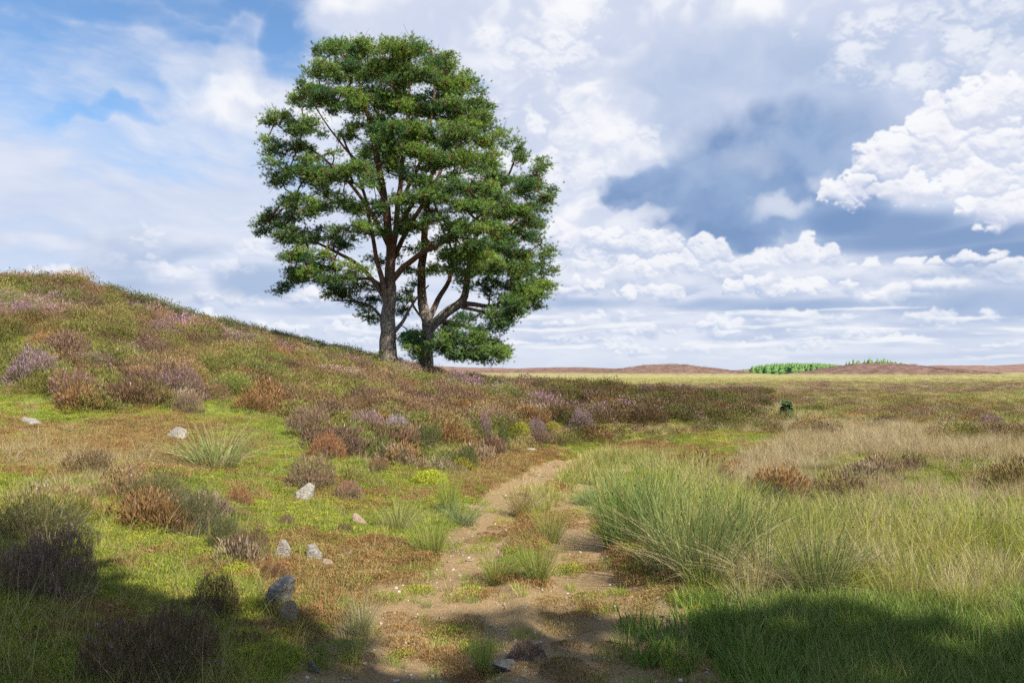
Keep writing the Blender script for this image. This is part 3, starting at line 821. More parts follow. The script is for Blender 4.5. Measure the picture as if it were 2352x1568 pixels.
BROWN = (.23, .135, .085); RED = (.30, .14, .07); OLIVE = (.15, .17, .055); DARKG = (.09, .125, .04); GREYB = (.21, .145, .095); PURP = (.19, .125, .10); DARK = (.14, .10, .06)
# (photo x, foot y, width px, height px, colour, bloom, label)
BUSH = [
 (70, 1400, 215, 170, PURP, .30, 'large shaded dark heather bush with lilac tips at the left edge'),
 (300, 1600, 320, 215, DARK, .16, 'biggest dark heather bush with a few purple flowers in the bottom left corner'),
 (468, 1432, 135, 112, DARK, .02, 'dark upright heather bush left of the round moss cushion'),
 (75, 1262, 215, 95, DARKG, .06, 'wide dark green heather bush above the big shaded bush at the left edge'),
 (330, 1175, 170, 80, OLIVE, .05, 'olive heather bush at the top of the dark green bush row on the left bank'),
 (425, 1235, 180, 105, DARKG, .07, 'dark green heather bush in the middle of the bush row on the left bank'),
 (505, 1275, 110, 85, DARKG, .04, 'dark green heather bush low in the bush row, uphill of the brown one'),
 (560, 1300, 100, 85, DARK, .05, 'brown-black heather bush at the lower end of the bush row above the white stone'),
 (205, 1092, 95, 52, DARK, .03, 'small blackish heather bush alone on the rusty grass slope'),
 (702, 1134, 122, 82, GREYB, .06, 'rounded grey-brown heather bush behind the lichen-covered boulder'),
 (745, 1062, 98, 64, RED, .01, 'rust-red heather bush just uphill of the rounded grey-brown one'),
 (795, 1158, 78, 44, (.28, .17, .12), .02, 'small domed brown heather bush right of the lichen-covered boulder'),
 (702, 1012, 105, 72, GREYB, .03, 'brown heather bush with a pale dead patch uphill of the rust-red bush'),
 (835, 1012, 90, 66, (.24, .18, .18), .22, 'greyish pink heather bush, left one of a touching pair'),
 (905, 1016, 95, 56, (.32, .27, .28), .04, 'silvery grey heather bush, right one of a touching pair'),
 (395, 925, 130, 74, PURP, .16, 'long dark purple-brown heather bush above the round pale stone'),
 (425, 952, 70, 50, GREYB, .05, 'short grey-brown heather bush in front of the long purple-brown bush'),
 (48, 893, 135, 88, (.20, .15, .13), .42, 'tall heather bush with pale pink spikes at the left edge, mid slope'),
 (150, 930, 110, 68, BROWN, .18, 'brown heather bush with a streak of magenta right of the pale pink bush'),
 (43, 735, 52, 36, (.18, .12, .10), .85, 'small bright purple heather bush high on the hill near the left edge'),
 (120, 705, 66, 30, (.20, .14, .09), .55, 'pink heather bush near the hilltop, right of the bright purple one'),
 (78, 690, 30, 26, (.20, .14, .09), .6, 'tiny pink heather bush nearest the hilltop at the left'),
 (345, 760, 76, 26, (.22, .15, .10), .5, 'flat pink-flowering heather bush high on the hill below the dark crest'),
 (205, 905, 60, 34, (.22, .14, .09), .05, 'low russet heather bush beside the bright green grass gap on the hill'),
 (1113, 1040, 46, 70, (.17, .12, .09), .45, 'narrow heather bush with a purple flowering top on the eroded bank'),
 (1155, 1040, 36, 60, DARKG, .03, 'slim dark green heather bush between purple-topped bush and yellow cushion'),
 (1235, 1022, 52, 56, (.20, .15, .13), .35, 'pinkish heather bush hanging over the bank right of the yellow cushion'),
 (1335, 1008, 70, 46, (.22, .17, .14), .3, 'pink-grey heather bush on the bank where the track bends away'),
 (1075, 1088, 42, 58, DARKG, .0, 'dark green heather tuft behind the lower yellow moss cushion'),
 (985, 1045, 60, 50, DARKG, .0, 'dark green heather bush at the left start of the eroded bank'),
 (790, 1230, 50, 20, DARK, .0, 'low dark heather tuft beside the tan stone'),
 (655, 1215, 50, 30, (.22, .15, .11), .0, 'small flat brown heather tuft downhill of the lichen-covered boulder'),
 (545, 1170, 70, 50, RED, .0, 'slanting red-brown heather tuft in the grass right of the bush row'),
 (612, 1345, 90, 46, (.22, .11, .06), .0, 'rust-brown heather mat directly above the layered rock slab'),
 (865, 1090, 60, 34, BROWN, .0, 'brown heather tuft in the green moss below the silvery bush'),
 (1778, 1178, 90, 60, DARKG, .04, 'dark olive heather bush, largest one right of the tall rushes'),
 (1665, 1112, 60, 42, BROWN, .05, 'brown heather bush in front of the pale grass right of the track bend'),
 (1835, 1150, 66, 36, (.26, .16, .11), .03, 'russet heather bush just right of the dark olive bush'),
 (1740, 1130, 50, 24, (.26, .17, .12), .02, 'low brown heather bush between the brown and the dark olive bush'),
 (2290, 985, 70, 30, PURP, .35, 'purple-flowering heather bush near the right edge, mid distance'),
 (2290, 1165, 44, 24, PURP, .5, 'small purple-flowering heather bush in the grass at the right edge'),
 (2090, 1085, 60, 30, (.25, .15, .10), .02, 'brown heather bush on the bright green flat at the right'),
 (1210, 1520, 90, 24, PURP, .2, 'low purple heather sprigs in the track beside the flat stone'),
]

FOOT = []
if ONLY not in ('sky', 'tree', 'ground'):
    for b_ in BUSH:
        x_, y_, z_ = spot(b_[0], b_[1]) if b_[1] <= 1560 else (ray(b_[0], b_[1])[0] * 4.0, 4.0, 0)
        k_ = y_ / F
        FOOT.append((x_, y_ + b_[2] * k_ * .30, b_[2] * k_ * .5))
# ------------------------------------------------------------------ ground cover
def pick(c0, c1, t):
    t = np.clip(t, 0, 1)[:, None]
    return np.array(c0) * (1 - t) + np.array(c1) * t
if ONLY not in ('sky', 'tree', 'ground'):
    rs = np.random.RandomState(11)
    mI = {k: plant_mat('cover_' + k, k, 'INSTANCER') for k in ('heather', 'rush', 'grass', 'leaf')}
    P_heath = [pmesh('heather_a%d' % k, heather_clump(20 + k, 460, .29 + .05 * (k % 3), .40, .055, .013, 2)) for k in range(5)] + [pmesh('heather_b%d' % k, heather_clump(30 + k, 380, .30 + .04 * (k % 3), .30, .032, .013, 2, 0, .95)) for k in range(5)]
    P_grass = [pmesh('grass_a%d' % k, [grass_tuft(40 + k, 44, .13 + .03 * (k % 3), .0075, .12)]) for k in range(5)]
    P_moss = [pmesh('moss_a%d' % k, [leaf_cushion(60 + k, 420, .15, .05, .012), grass_tuft(66 + k, 26, .07, .004, .13)]) for k in range(3)]
    P_dry = [pmesh('dry_a%d' % k, [grass_tuft(80 + k, 40, .34, .0055, .10, .45, .5, 4)]) for k in range(4)]
    P_thin = [pmesh('thin_a%d' % k, [grass_tuft(90 + k, 9, .36, .004, .12, .3, .45, 4)]) for k in range(3)]
    P_rush = [pmesh('rush_a%d' % k, rush_clump(100 + k, 110, .72, .0055, .18, .55, .25, [.1, .25, .15, .6][k])) for k in range(4)]
    # candidates: dense near the viewer, thinning with distance, never a grid
    N = 165000
    u = (rs.rand(N) - .5) * 1.64; tt = rs.rand(N)
    y = 2.9 * (75 / 2.9) ** tt; x = u * y
    N2 = 46000
    y2 = 60 * (330 / 60) ** (rs.rand(N2) ** .9); x2 = (rs.rand(N2) - .5) * 1.6 * y2
    N3 = 26000; y3 = 190 + 150 * rs.rand(N3); x3 = (rs.rand(N3) * 1.0 - .25) * y3
    h3 = height(x3, y3) > .9; x3, y3 = x3[h3], y3[h3]
    x = np.concatenate([x, x2, x3]); y = np.concatenate([y, y2, y3])
    z = height(x, y)
    f = fields(x, y, z)
    n = len(x); n1, n2, n3, n7 = f['n1'], f['n2'], f['n3'], f['n7']
    far = sst(30, 120, y)
    jig = lambda a: a * rs.randn(n)
    # hidden ground (behind the crest) is dropped roughly
    ppx, ppy = project(x, y, z + .4)
    vis = np.ones(n, bool)
    vis &= ~((y > 58) & (y < 200) & (ppx < 840))
    soil = f['soil']
    keys = ['heather', 'green', 'rust', 'tan', 'rush', 'yellow']
    S = np.stack([np.maximum(f[k], 0) for k in keys], 1)
    calm = 1 - sst(1.5, 2.6, f['d']) * 1.0
    S[:, 3] *= 1 - .85 * calm * (y < 26); S[:, 4] *= 1 - .97 * (1 - sst(.75, 1.15, f['d'])) * (y < 26)
    corridor = (1 - sst(.9, 1.3, f['d'])) * (y > 8.5) * (y < 20)
    S[:, 3] *= 1 - corridor; S[:, 4] *= 1 - corridor; S[:, 0] *= 1 - .7 * corridor
    S = S ** 2.6 + 1e-5
    # how common each plant is as separate tufts
    S /= S.sum(1, keepdims=True)
    cum = S.cumsum(1); rsel = rs.rand(n)
    typ = (rsel[:, None] > cum).sum(1)
    bare = rs.rand(n) < sst(.30, .75, soil) * (1 - .045 * sst(3, 12, y) - .012)
    keep = np.ones(n, bool)
    for bx_, by_, br_ in FOOT:
        keep &= (x - bx_) ** 2 + (y - by_) ** 2 > (br_ * .6) ** 2
    vis &= keep
    ok = vis & ~bare
    pts = np.stack([x, y, z], 1)
    szd = 1 + .55 * sst(10, 40, y) + 1.1 * sst(50, 200, y)       # fewer, larger clumps far off
    zfac = 1 / (1 + .25 * sst(25, 60, y) + 1.3 * sst(60, 200, y)) * (1 - .42 * f['moor'] * (y > 22))
    def go(name, mask, protos, m, scl, col, bloom, label, cat, tilt=.12, ix=None):
        k = np.nonzero(mask)[0]
        c = np.concatenate([np.clip(col[k], .004, 1), np.clip(bloom[k], 0, 1)[:, None]], 1)
        scatter(name, protos, pts[k], scl[k], c, (rs.randint(0, len(protos), len(k)) if ix is None else ix[k]), m, label, cat, rs, tilt, zfac[k])
        if ONLY: print(name, len(k))
    # heather
    dens_h = rs.rand(n) < np.clip(.12 + .03 * (y - 8), .10, 1)
    mh = ok & (typ == 0) & dens_h
    tone = fbm(x / 2.0 + 70, y / 2.0, 610, 4) + .25 * rs.randn(n)
    n8 = fbm(x / .8, y / .8, 630, 3)
    def cells(x, y, size, seed):
        """distance to the middle of the own bush and a random number per bush"""
        jx = x + .22 * size * fbm(x / size * 1.3, y / size * 1.3, seed + 5, 3); jy = y + .22 * size * fbm(x / size * 1.3 + 9, y / size * 1.3, seed + 6, 3)
        gx_ = np.floor(jx / size).astype(np.int64); gy_ = np.floor(jy / size).astype(np.int64)
        best = np.full(len(x), 1e9); cid = np.zeros(len(x), np.int64)
        for dx in (-1, 0, 1):
            for dy in (-1, 0, 1):
                a_ = (gx_ + dx + 4096) & 1023; b_ = (gy_ + dy + 4096) & 1023
                h_ = PERM[(PERM[(a_ + seed) & 1023] + b_) & 1023]; h2 = PERM[(h_ + 77) & 1023]
                d_ = np.hypot((gx_ + dx + .15 + .7 * h_ / 1024) * size - jx, (gy_ + dy + .15 + .7 * h2 / 1024) * size - jy)
                m_ = d_ < best; best[m_] = d_[m_]; cid[m_] = (h_ * 7 + h2 * 13)[m_] & 1023
        return best / size, cid / 1024.0
    c1, i1 = cells(x, y, .95, 31); c2, i2 = cells(x, y, 2.4, 63)
    farm = y > 65
    cd1 = np.where(farm, c2, c1); ci = np.where(farm, i2, i1)
    PAL = np.array([(.145, .09, .065), (.19, .125, .07), (.15, .10, .08), (.20, .145, .07), (.17, .175, .05), (.18, .15, .06), (.12, .15, .04), (.24, .19, .15), (.22, .13, .06), (.16, .17, .05), (.21, .15, .085), (.13, .14, .04)]) * np.array([1.02, .98, .86])
    big_ = fbm(x / 4.5, y / 4.5, 640, 3)
    pi_ = np.clip(((ci + .12 * big_) * 12).astype(int), 0, 11)
    ch = PAL[pi_] * (1 + .10 * rs.randn(n) + .5 * ((ci * 91.7) % 1.0 - .45))[:, None]
    dome_ = np.clip(1.55 - 2.3 * cd1, .22, 1.4)
    gap = (cd1 > .47) & (rs.rand(n) < .85)
    spur = sst(1180, 1330, f['px']) * f['hill']
    ch = ch * (1.08 - .50 * spur)[:, None]
    mo = (f['moor'] > .5) & (y < 160)
    ch = np.where(mo[:, None], ch * 1.05, ch)
    ch = ch * (1 + .18 * rs.randn(n))[:, None]
    bm = fbm(x / 3.0 + 20, y / 3.0, 620, 3) + .45 * ((ci * 37.0) % 1.0 - .45)
    crest = sst(40, 5, np.abs(f['py'] - np.interp(f['px'], [0, 200, 560, 860, 1100, 1300, 1500], [720, 720, 790, 850, 900, 945, 960]))) * (f['px'] < 1500)
    bloom = np.clip(.01 + .5 * sst(.50, .8, bm) + .45 * crest * sst(.0, .4, bm), 0, .8)
    bloom = np.where(y > 60, .12 + .2 * sst(0.2, .6, bm), bloom)
    ch = np.where((y > 150)[:, None], pick((.21, .135, .105), (.16, .12, .065), .5 + tone + .5 * (ci - .5)[:] ) * (1 + .12 * rs.randn(n))[:, None], ch)
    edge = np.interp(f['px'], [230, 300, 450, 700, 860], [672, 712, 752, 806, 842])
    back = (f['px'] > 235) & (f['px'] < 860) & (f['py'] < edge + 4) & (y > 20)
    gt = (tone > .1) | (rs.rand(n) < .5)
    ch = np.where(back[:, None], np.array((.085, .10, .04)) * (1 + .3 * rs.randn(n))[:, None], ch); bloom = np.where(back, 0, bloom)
    mh = mh & ~gap
    go('heather', mh, P_heath, mI['heather'], dome_ * (.85 + .3 * rs.rand(n)) * 1.05 * szd * (.55 + .45 * sst(5, 14, y)), ch, bloom,
       'low brown and olive heather with pink flowers carpeting the hillside and moor', 'heather', .15, rs.randint(0, 5, n) + 5 * (rs.rand(n) < sst(11, 24, y)))
    # dark green heather behind the crest on the left
    mg = ok & (typ == 1)
    cg = pick((.15, .26, .035), (.38, .39, .07), .45 + .9 * n2 + .3 * rs.randn(n))
    cg = np.where((rs.rand(n) < .12)[:, None], (.38, .30, .14) + 0 * cg, cg)
    cg = cg * (1 + .15 * rs.randn(n))[:, None]
    lush_ = (sst(1330, 1480, f['px']) * sst(1330, 1440, f['py']))[:, None]
    cg = cg * (1 - lush_) + pick((.09, .20, .025), (.16, .27, .04), rs.rand(n)) * lush_
    hil = f['hill'] > .5
    big = np.where(y > 30, 1.6, 1.0)
    lush = sst(1330, 1480, f['px']) * sst(1330, 1440, f['py'])
    glen = (.48 - .2 * corridor) + .25 * sst(.2, .6, n3) + .65 * lush
    go('grass', mg & (rs.rand(n) < .85), P_grass, mI['grass'], (.6 + .7 * rs.rand(n)) * np.maximum(1, szd * .9) * big * glen, cg, n1 * 0,
       'short green and yellow-green grass covering the ground', 'grass')
    mm = (ok & (((typ == 1) & (rs.rand(n) < .16)) | (typ == 2))) | (vis & (typ != 0) & (rs.rand(n) < .10) & (soil < .35))
    rusty = (typ == 2)
    cm = np.where(rusty[:, None], pick((.27, .145, .06), (.33, .25, .10), .5 + .8 * n2 + .3 * rs.randn(n)), pick((.19, .25, .035), (.34, .34, .05), .5 + n1 + .3 * rs.randn(n)))
    go('moss', mm, P_moss, mI['leaf'], (.6 + .8 * rs.rand(n)) * szd, cm * (1 + .15 * rs.randn(n))[:, None], n1 * 0,
       'low yellow-green and rusty moss and leaves between the tufts', 'moss')
    md_ = ok & ((typ == 3) | (typ == 2) & (rs.rand(n) < .35))
    cd = pick((.36, .27, .14), (.46, .38, .24), .5 + n7 + .3 * rs.randn(n))
    cd = np.where((typ == 2)[:, None], pick((.36, .20, .08), (.38, .28, .12), rs.rand(n)), cd)
    go('dry_grass', md_ & (rs.rand(n) < .5), P_dry, mI['grass'], (.45 + .6 * rs.rand(n)) * np.minimum(szd, 1.6) * (.6 + .4 * sst(6, 16, y)) * np.where(typ == 2, .5, 1.0), cd, n1 * 0,
       'pale straw-coloured dry grass waving over the moor', 'dry grass', .2)
    mt = vis & (soil < .6) & (rs.rand(n) < .03) & (y < 34) & (y > 3.6)
    go('grass_stalks', mt, P_thin, mI['grass'], .6 + .6 * rs.rand(n), pick((.36, .28, .12), (.24, .26, .06), rs.rand(n)), n1 * 0,
       'thin single grass stalks standing above the turf', 'grass stalks', .2)
    mr = ok & (typ == 4) & (rs.rand(n) < np.clip(.03 + .008 * (y - 4), .025, .3))
    cr = pick((.18, .29, .03), (.48, .45, .07), .5 + .9 * n3 + .4 * rs.randn(n))
    cr = np.where((rs.rand(n) < .33)[:, None], (.50, .42, .24) + 0 * cr, cr)
    go('rushes', mr, P_rush, mI['rush'], (.55 + .45 * rs.rand(n)) * np.clip(.45 + (y - 5) * .16, .45, 1), cr, n1 * 0,
       'tall green rushes with dry stems filling the verge right of the track', 'rushes', .22)
    my = ok & (typ == 5) & (y < 200)
    cy = pick((.40, .35, .12), (.29, .31, .08), .5 + n1 + .2 * rs.randn(n))
    go('moor_grass', my, P_grass, mI['grass'], (.9 + .7 * rs.rand(n)) * szd, cy, n1 * 0, 'yellow moor grass on the flat ground in the middle distance', 'grass')
# ------------------------------------------------------------------ Scots pines
def hermite(p0, p1, d0, d1, n):
    t = np.linspace(0, 1, n + 1)[:, None]
    L = np.linalg.norm(p1 - p0)
    return (2 * t**3 - 3 * t**2 + 1) * p0 + (t**3 - 2 * t**2 + t) * d0 * L + (-2 * t**3 + 3 * t**2) * p1 + (t**3 - t**2) * d1 * L
class Tubes:
    def __init__(s): s.V, s.Q, s.A, s.n = [], [], [], 0
    def add(s, P, R, sides, rs=None, rough=0.0, age=None):
        """P (k,3) centre line, R (k,) radii"""
        P = np.asarray(P, float); R = np.asarray(R, float); k = len(P)
        T = np.gradient(P, axis=0); T /= np.linalg.norm(T, axis=1, keepdims=True) + 1e-9
        ref = np.array([0.31, .95, 0.02]) if abs(T[0][1]) < .9 else np.array([1, 0, 0.])
        u = np.cross(T, ref); u /= np.linalg.norm(u, axis=1, keepdims=True) + 1e-9
        v = np.cross(T, u)
        a = np.arange(sides) / sides * 2 * PI
        rr = R[:, None] * np.ones(sides)[None]
        if rough > 0:
            zz = np.cumsum(np.r_[0, np.linalg.norm(np.diff(P, axis=0), axis=1)])[:, None] + 0 * a
            aa = a[None] + 0 * zz
            sd_ = rs.randint(1000)
            m = fbm(np.cos(aa) * 1.4 + zz * .35, np.sin(aa) * 1.4 + zz * .22, sd_, 3)
            g = np.abs(perlin(np.cos(aa) * 5 + sd_, np.sin(aa) * 5 + zz * 1.2, 3)) + .5 * np.abs(perlin(np.cos(aa) * 10, np.sin(aa) * 10 + zz * 2.5, 5))
            rr = rr * (1 + rough * (m * 1.2 + (g - .3) * .7))
        V_ = P[:, None, :] + rr[..., None] * (np.cos(a)[None, :, None] * u[:, None, :] + np.sin(a)[None, :, None] * v[:, None, :])
        b = s.n + np.arange(k - 1)[:, None] * sides
        j = np.arange(sides)[None]; j2 = (j + 1) % sides
        s.V.append(V_.reshape(-1, 3)); s.Q.append(np.stack([b + j, b + j2, b + sides + j2, b + sides + j], -1).reshape(-1, 4))
        s.A.append(np.repeat(R, sides)); s.n += k * sides
    def mesh(s, name):
        V_ = np.vstack(s.V)
        return mesh_from(name, V_, np.vstack(s.Q), None, {'rad': ('FLOAT', np.concatenate(s.A))}, smooth=True)

m_bark, nt, b, _ = mat('pine_bark')
co = objcoord()
sepn = nt.nodes.new('ShaderNodeSeparateXYZ'); nt.links.new(co.s, sepn.inputs[0])
zc = E(sepn.outputs[2]); rad = E(attr('rad').outputs['Fac'])
st_ = vop('MULTIPLY', co, (1.0, 1.0, .30))
vo = nt.nodes.new('ShaderNodeTexVoronoi'); vo.feature = 'DISTANCE_TO_EDGE'; vo.inputs['Scale'].default_value = 9.0
wv = vop('ADD', st_, vop('SCALE', nnoise(co, 5.0, 3, .6, color=True), sc=.16)); nt.links.new(wv.s, vo.inputs['Vector'])
crack = nss(E(vo.outputs['Distance']), .0, .14)
nb_ = nnoise(st_, 22.0, 5, .7); nl = nnoise(co, 1.6, 4, .6)
grey = nmix(nss(nl, .38, .62), (.13, .10, .08), (.25, .215, .18))
grey = nmix((1.0 - crack) * .75, grey, (.085, .06, .045))
grey = nmix(nss(nb_, .35, .7) * .35, grey, (.48, .44, .38))
red = nmix(nss(nb_, .35, .65), (.10, .048, .028), (.25, .12, .07))
hi = nss(zc + (nl - .5) * 5.0 + (rad * -9.0), .5, 5.0)
c = nmix(hi, grey, red)
nt.links.new(c.s, b.inputs['Base Color']); b.inputs['Roughness'].default_value = .9
bump(b, crack * .7 + nb_ * .5, .05, 1.0)

m_needle, nt, b, o_ = mat('pine_needles')
tint = E(attr('tint').outputs['Fac']); rnd = E(attr('rnd').outputs['Fac'])
c = nmix(tint, (.048, .140, .048), (.22, .33, .05))
c = vop('SCALE', c, sc=rnd * .8 + .62)
nt.links.new(c.s, b.inputs['Base Color']); b.inputs['Roughness'].default_value = .5; b.inputs['Specular IOR Level'].default_value = .3
trn = nt.nodes.new('ShaderNodeBsdfTranslucent'); nt.links.new(c.s, trn.inputs[0])
mx = nt.nodes.new('ShaderNodeMixShader'); mx.inputs[0].default_value = .22
nt.links.new(b.outputs[0], mx.inputs[1]); nt.links.new(trn.outputs[0], mx.inputs[2]); nt.links.new(mx.outputs[0], o_.inputs[0])

def tufts(name, C_, D_, tint, rs, needles=20, L=.12, wd=.016):
    """bottle-brush shoots: C_ centres (n,3), D_ shoot directions (n,3)"""
    n = len(C_)
    m = n * needles
    src = np.repeat(np.arange(n), needles)
    d = D_[src] / (np.linalg.norm(D_[src], axis=1, keepdims=True) + 1e-9)
    r = rs.randn(m, 3); r -= (r * d).sum(1, keepdims=True) * d; r /= np.linalg.norm(r, axis=1, keepdims=True) + 1e-9
    fw = .25 + .9 * rs.rand(m)
    nd = d * fw[:, None] + r * .9; nd /= np.linalg.norm(nd, axis=1, keepdims=True)
    base = C_[src] + d * (rs.rand(m) - .5)[:, None] * L * .9
    ll = L * (.7 + .6 * rs.rand(m))
    s = np.cross(nd, rs.randn(m, 3)); s /= np.linalg.norm(s, axis=1, keepdims=True) + 1e-9
    w = wd * (.7 + .6 * rs.rand(m))
    V_ = np.stack([base - s * w[:, None] * .5, base + s * w[:, None] * .5, base + nd * ll[:, None]], 1).reshape(-1, 3)
    F3 = np.arange(m * 3).reshape(-1, 3)
    tn = np.repeat(tint[src], 3); rn = np.repeat(rs.rand(n)[src] * .35 + rs.rand(m) * .3 + .18, 3)
    return mesh_from(name, V_, None, F3, {'tint': ('FLOAT', tn), 'rnd': ('FLOAT', rn)})

def build_pine(Yb, limbs, pads, seed, axis_px, hw_of, puff_n=9, dens=1.0, rmin=.012, dmax=3.8, bf=.35, upness=.55, tint0=.5):
    """limbs: polylines (photo x, y, depth offset m, radius m); pads: foliage masses (photo x, y, rx, ry, depth or None, density)"""
    rs = np.random.RandomState(seed)
    def W3(px, py, dy):
        ux, uz = ray(px, py); Yd = Yb + dy
        return np.array([ux * Yd, Yd, CAMZ + uz * Yd])
    big = Tubes(); nodes = []; ndir = []; nrad = []
    for pl in limbs:
        P = np.array([W3(*q[:3]) for q in pl]); R = np.array([q[3] for q in pl]) * (.80 if pl[0][3] > .4 else .72)
        # smooth resample
        cum = np.r_[0, np.cumsum(np.linalg.norm(np.diff(P, axis=0), axis=1))]
        k = max(6, int(cum[-1] / .22)); s = np.linspace(0, cum[-1], k)
        PP = np.stack([np.interp(s, cum, P[:, i]) for i in range(3)], 1); RR = np.interp(s, cum, R)
        for _ in range(int(max(2, k // 9))):
            PP[1:-1] = .25 * PP[:-2] + .5 * PP[1:-1] + .25 * PP[2:]
            RR[1:-1] = .25 * RR[:-2] + .5 * RR[1:-1] + .25 * RR[2:]
        wob = np.stack([fbm(s / 1.1 + seed, s * 0 + i * 9.7, 700 + i, 3) for i in range(3)], 1)
        PP += wob * np.minimum(RR * .45, .12)[:, None] * np.minimum(s / 1.0, 1)[:, None]
        big.add(PP, RR, 28 if R[0] > .3 else (14 if R[0] > .12 else 8), rs, .16 if R[0] > .3 else .08)
        T = np.gradient(PP, axis=0); T /= np.linalg.norm(T, axis=1, keepdims=True)
        for p, t, r in zip(PP[2::2], T[2::2], RR[2::2]):
            if r < .42: nodes.append(p); ndir.append(t); nrad.append(r)
    # foliage points
    pts, tn, up = [], [], []
    for pd in pads:
        px, py, rx, ry = pd[:4]; dep = pd[4] if len(pd) > 4 else None; dn = pd[5] if len(pd) > 5 else 1.0
        k = Yb / F
        hw = hw_of(py)
        e = min(abs(px - axis_px) / hw, 1)
        D0 = dmax * math.sqrt(max(1 - e * e, 0.02))
        deps = [dep] if dep is not None else ([-D0 * (.75 + .3 * rs.rand()), D0 * (.2 + .6 * rs.rand())] if e < .82 else [D0 * (rs.rand() - .5)])
        for dd in deps:
            rxm, rym = rx * k, ry * k; rdm = min(max(rxm * .85, .6), 1.7)
            cnt = int(dens * dn * (9 + 13.5 * (rxm * rdm + rxm * rym * 1.2)))
            c0 = W3(px, py, dd)
            for _ in range(max(2, round(cnt / 4.7))):
                v = rs.randn(3); v /= np.linalg.norm(v); v[2] = abs(v[2]) if rs.rand() < upness else v[2]
                cc_ = c0 + v * np.array([rxm, rdm, rym]) * rs.rand() ** .4 * np.array([.92, .92, .78]) + rs.randn(3) * np.array([.12, .2, .13]); tt_ = rs.rand(); rc = .26 + .20 * rs.rand()
                for _ in range(8):
                    v = rs.randn(3); v /= np.linalg.norm(v); v[2] = abs(v[2]) * .9 - .12
                    pts.append(cc_ + v * np.array([rc * 1.1, rc * 1.1, rc * .8]) * (.6 + .4 * rs.rand())); up.append(tt_)
                    tn.append(tt_)
    pts = np.array(pts); n = len(pts)
    # attach by nearest with a penalty on path length
    N0 = len(nodes)
    allp = np.vstack([np.array(nodes), pts]); par = np.full(N0 + n, -1); plen = np.zeros(N0 + n)
    nd = np.array(nodes)
    best = np.full(n, 1e9); bp = np.zeros(n, int)
    for i in range(N0):
        # branches prefer to leave the limb upward or outward, from below the target
        d = np.linalg.norm(pts - nd[i], axis=1)
        pen = np.maximum(nd[i, 2] - pts[:, 2] + .15 * d, 0) * .5
        c_ = d + pen
        m = c_ < best; best[m] = c_[m]; bp[m] = i
    left = np.ones(n, bool)
    for _ in range(n):
        k = int(np.argmin(np.where(left, best, 1e9)))
        left[k] = False; gi = N0 + k
        par[gi] = bp[k]; plen[gi] = plen[bp[k]] + np.linalg.norm(pts[k] - allp[bp[k]])
        d = np.linalg.norm(pts - pts[k], axis=1)
        c_ = d + bf * plen[gi]
        m = left & (c_ < best); best[m] = c_[m]; bp[m] = gi
    # radii by the pipe model
    area = np.zeros(N0 + n); kids = np.zeros(N0 + n, int)
    order = N0 + np.argsort(-plen[N0:])
    for gi in order:
        area[gi] = max(area[gi], rmin ** 2.25)
        area[par[gi]] += area[gi]; kids[par[gi]] += 1
    rad_ = area ** (1 / 2.25)
    rad_[:N0] = np.minimum(rad_[:N0], np.array(nrad))
    thin = Tubes()
    dirs = np.zeros((N0 + n, 3)); dirs[:N0] = np.array(ndir)
    for gi in N0 + np.argsort(plen[N0:]):
        p = par[gi]; a, b_ = allp[p], allp[gi]
        L = np.linalg.norm(b_ - a) + 1e-6; dv = (b_ - a) / L
        if p < N0: d0 = dv * .8 + dirs[p] * .5 + rs.randn(3) * .15
        else: d0 = dirs[p]
        d1 = dv + np.array([0, 0, .35]) + rs.randn(3) * .25
        d0 /= np.linalg.norm(d0); d1 /= np.linalg.norm(d1)
        dirs[gi] = d1
        seg = int(np.clip(L / .25, 2, 8))
        C_ = hermite(a, b_, d0 * .9, d1 * .9, seg)
        C_[1:-1] += rs.randn(seg - 1, 3) * .03 * min(L, 1)
        r1 = rad_[gi]; r0 = min(rad_[p], r1 * 1.5 + .004) if p >= N0 else min(nrad[p] * .8, r1 * 1.35)
        thin.add(C_, np.linspace(r0, r1 * (1 if kids[gi] else .5), seg + 1), 3 if r1 < .02 else (5 if r1 < .06 else 8))
    # bare twigs under the foliage
    for gi in range(N0, N0 + n):
        for _ in range(1):
            v = rs.randn(3) * np.array([1, 1, .45]) + dirs[gi] * .6 + np.array([0, 0, -.25]); v /= np.linalg.norm(v)
            L = .35 + .45 * rs.rand(); a = allp[gi]; m_ = a + v * L * .5 + rs.randn(3) * .05
            thin.add(np.stack([a - v * .05, m_, a + v * L + np.array([0, 0, .08])]), [.011, .009, .004], 3)
    # shoots round every foliage point
    C_, D_, T_ = [], [], []
    ctr = pts.mean(0)
    sp = rs.randn(n, puff_n, 3) * np.array([.16, .16, .10])
    cen = pts[:, None] + sp * (.7 + .7 * rs.rand(n, 1, 1))
    outw = pts - ctr; outw /= np.linalg.norm(outw, axis=1, keepdims=True) + 1e-6
    dd = sp * 6.0 + outw[:, None] * .35 + np.array([0, 0, .8]) + rs.randn(n, puff_n, 3) * .3
    patch = fbm(pts[:, 0] / 1.6 + seed, pts[:, 2] / 1.1, 720, 3)
    tint = np.clip(tint0 + .6 * patch[:, None] + 0.8 * (np.array(tn)[:, None] - .5) + .10 * rs.randn(n, puff_n), 0, 1)
    fol = tufts('foliage', cen.reshape(-1, 3), dd.reshape(-1, 3), tint.ravel(), rs)
    return big.mesh('trunk'), thin.mesh('branches'), fol
def place_pine(meshes, base, **props):
    root = bpy.data.objects.new('scots_pine', None); COL.objects.link(root)
    root.empty_display_size = .5
    root.location = base
    for k, v in props.items(): root[k] = v
    for nm, me, m in zip(('trunk', 'branches', 'foliage'), meshes, (m_bark, m_bark, m_needle)):
        me.transform(Matrix.Translation(-Vector(base)))
        obj(nm, me, m, root)
    return root

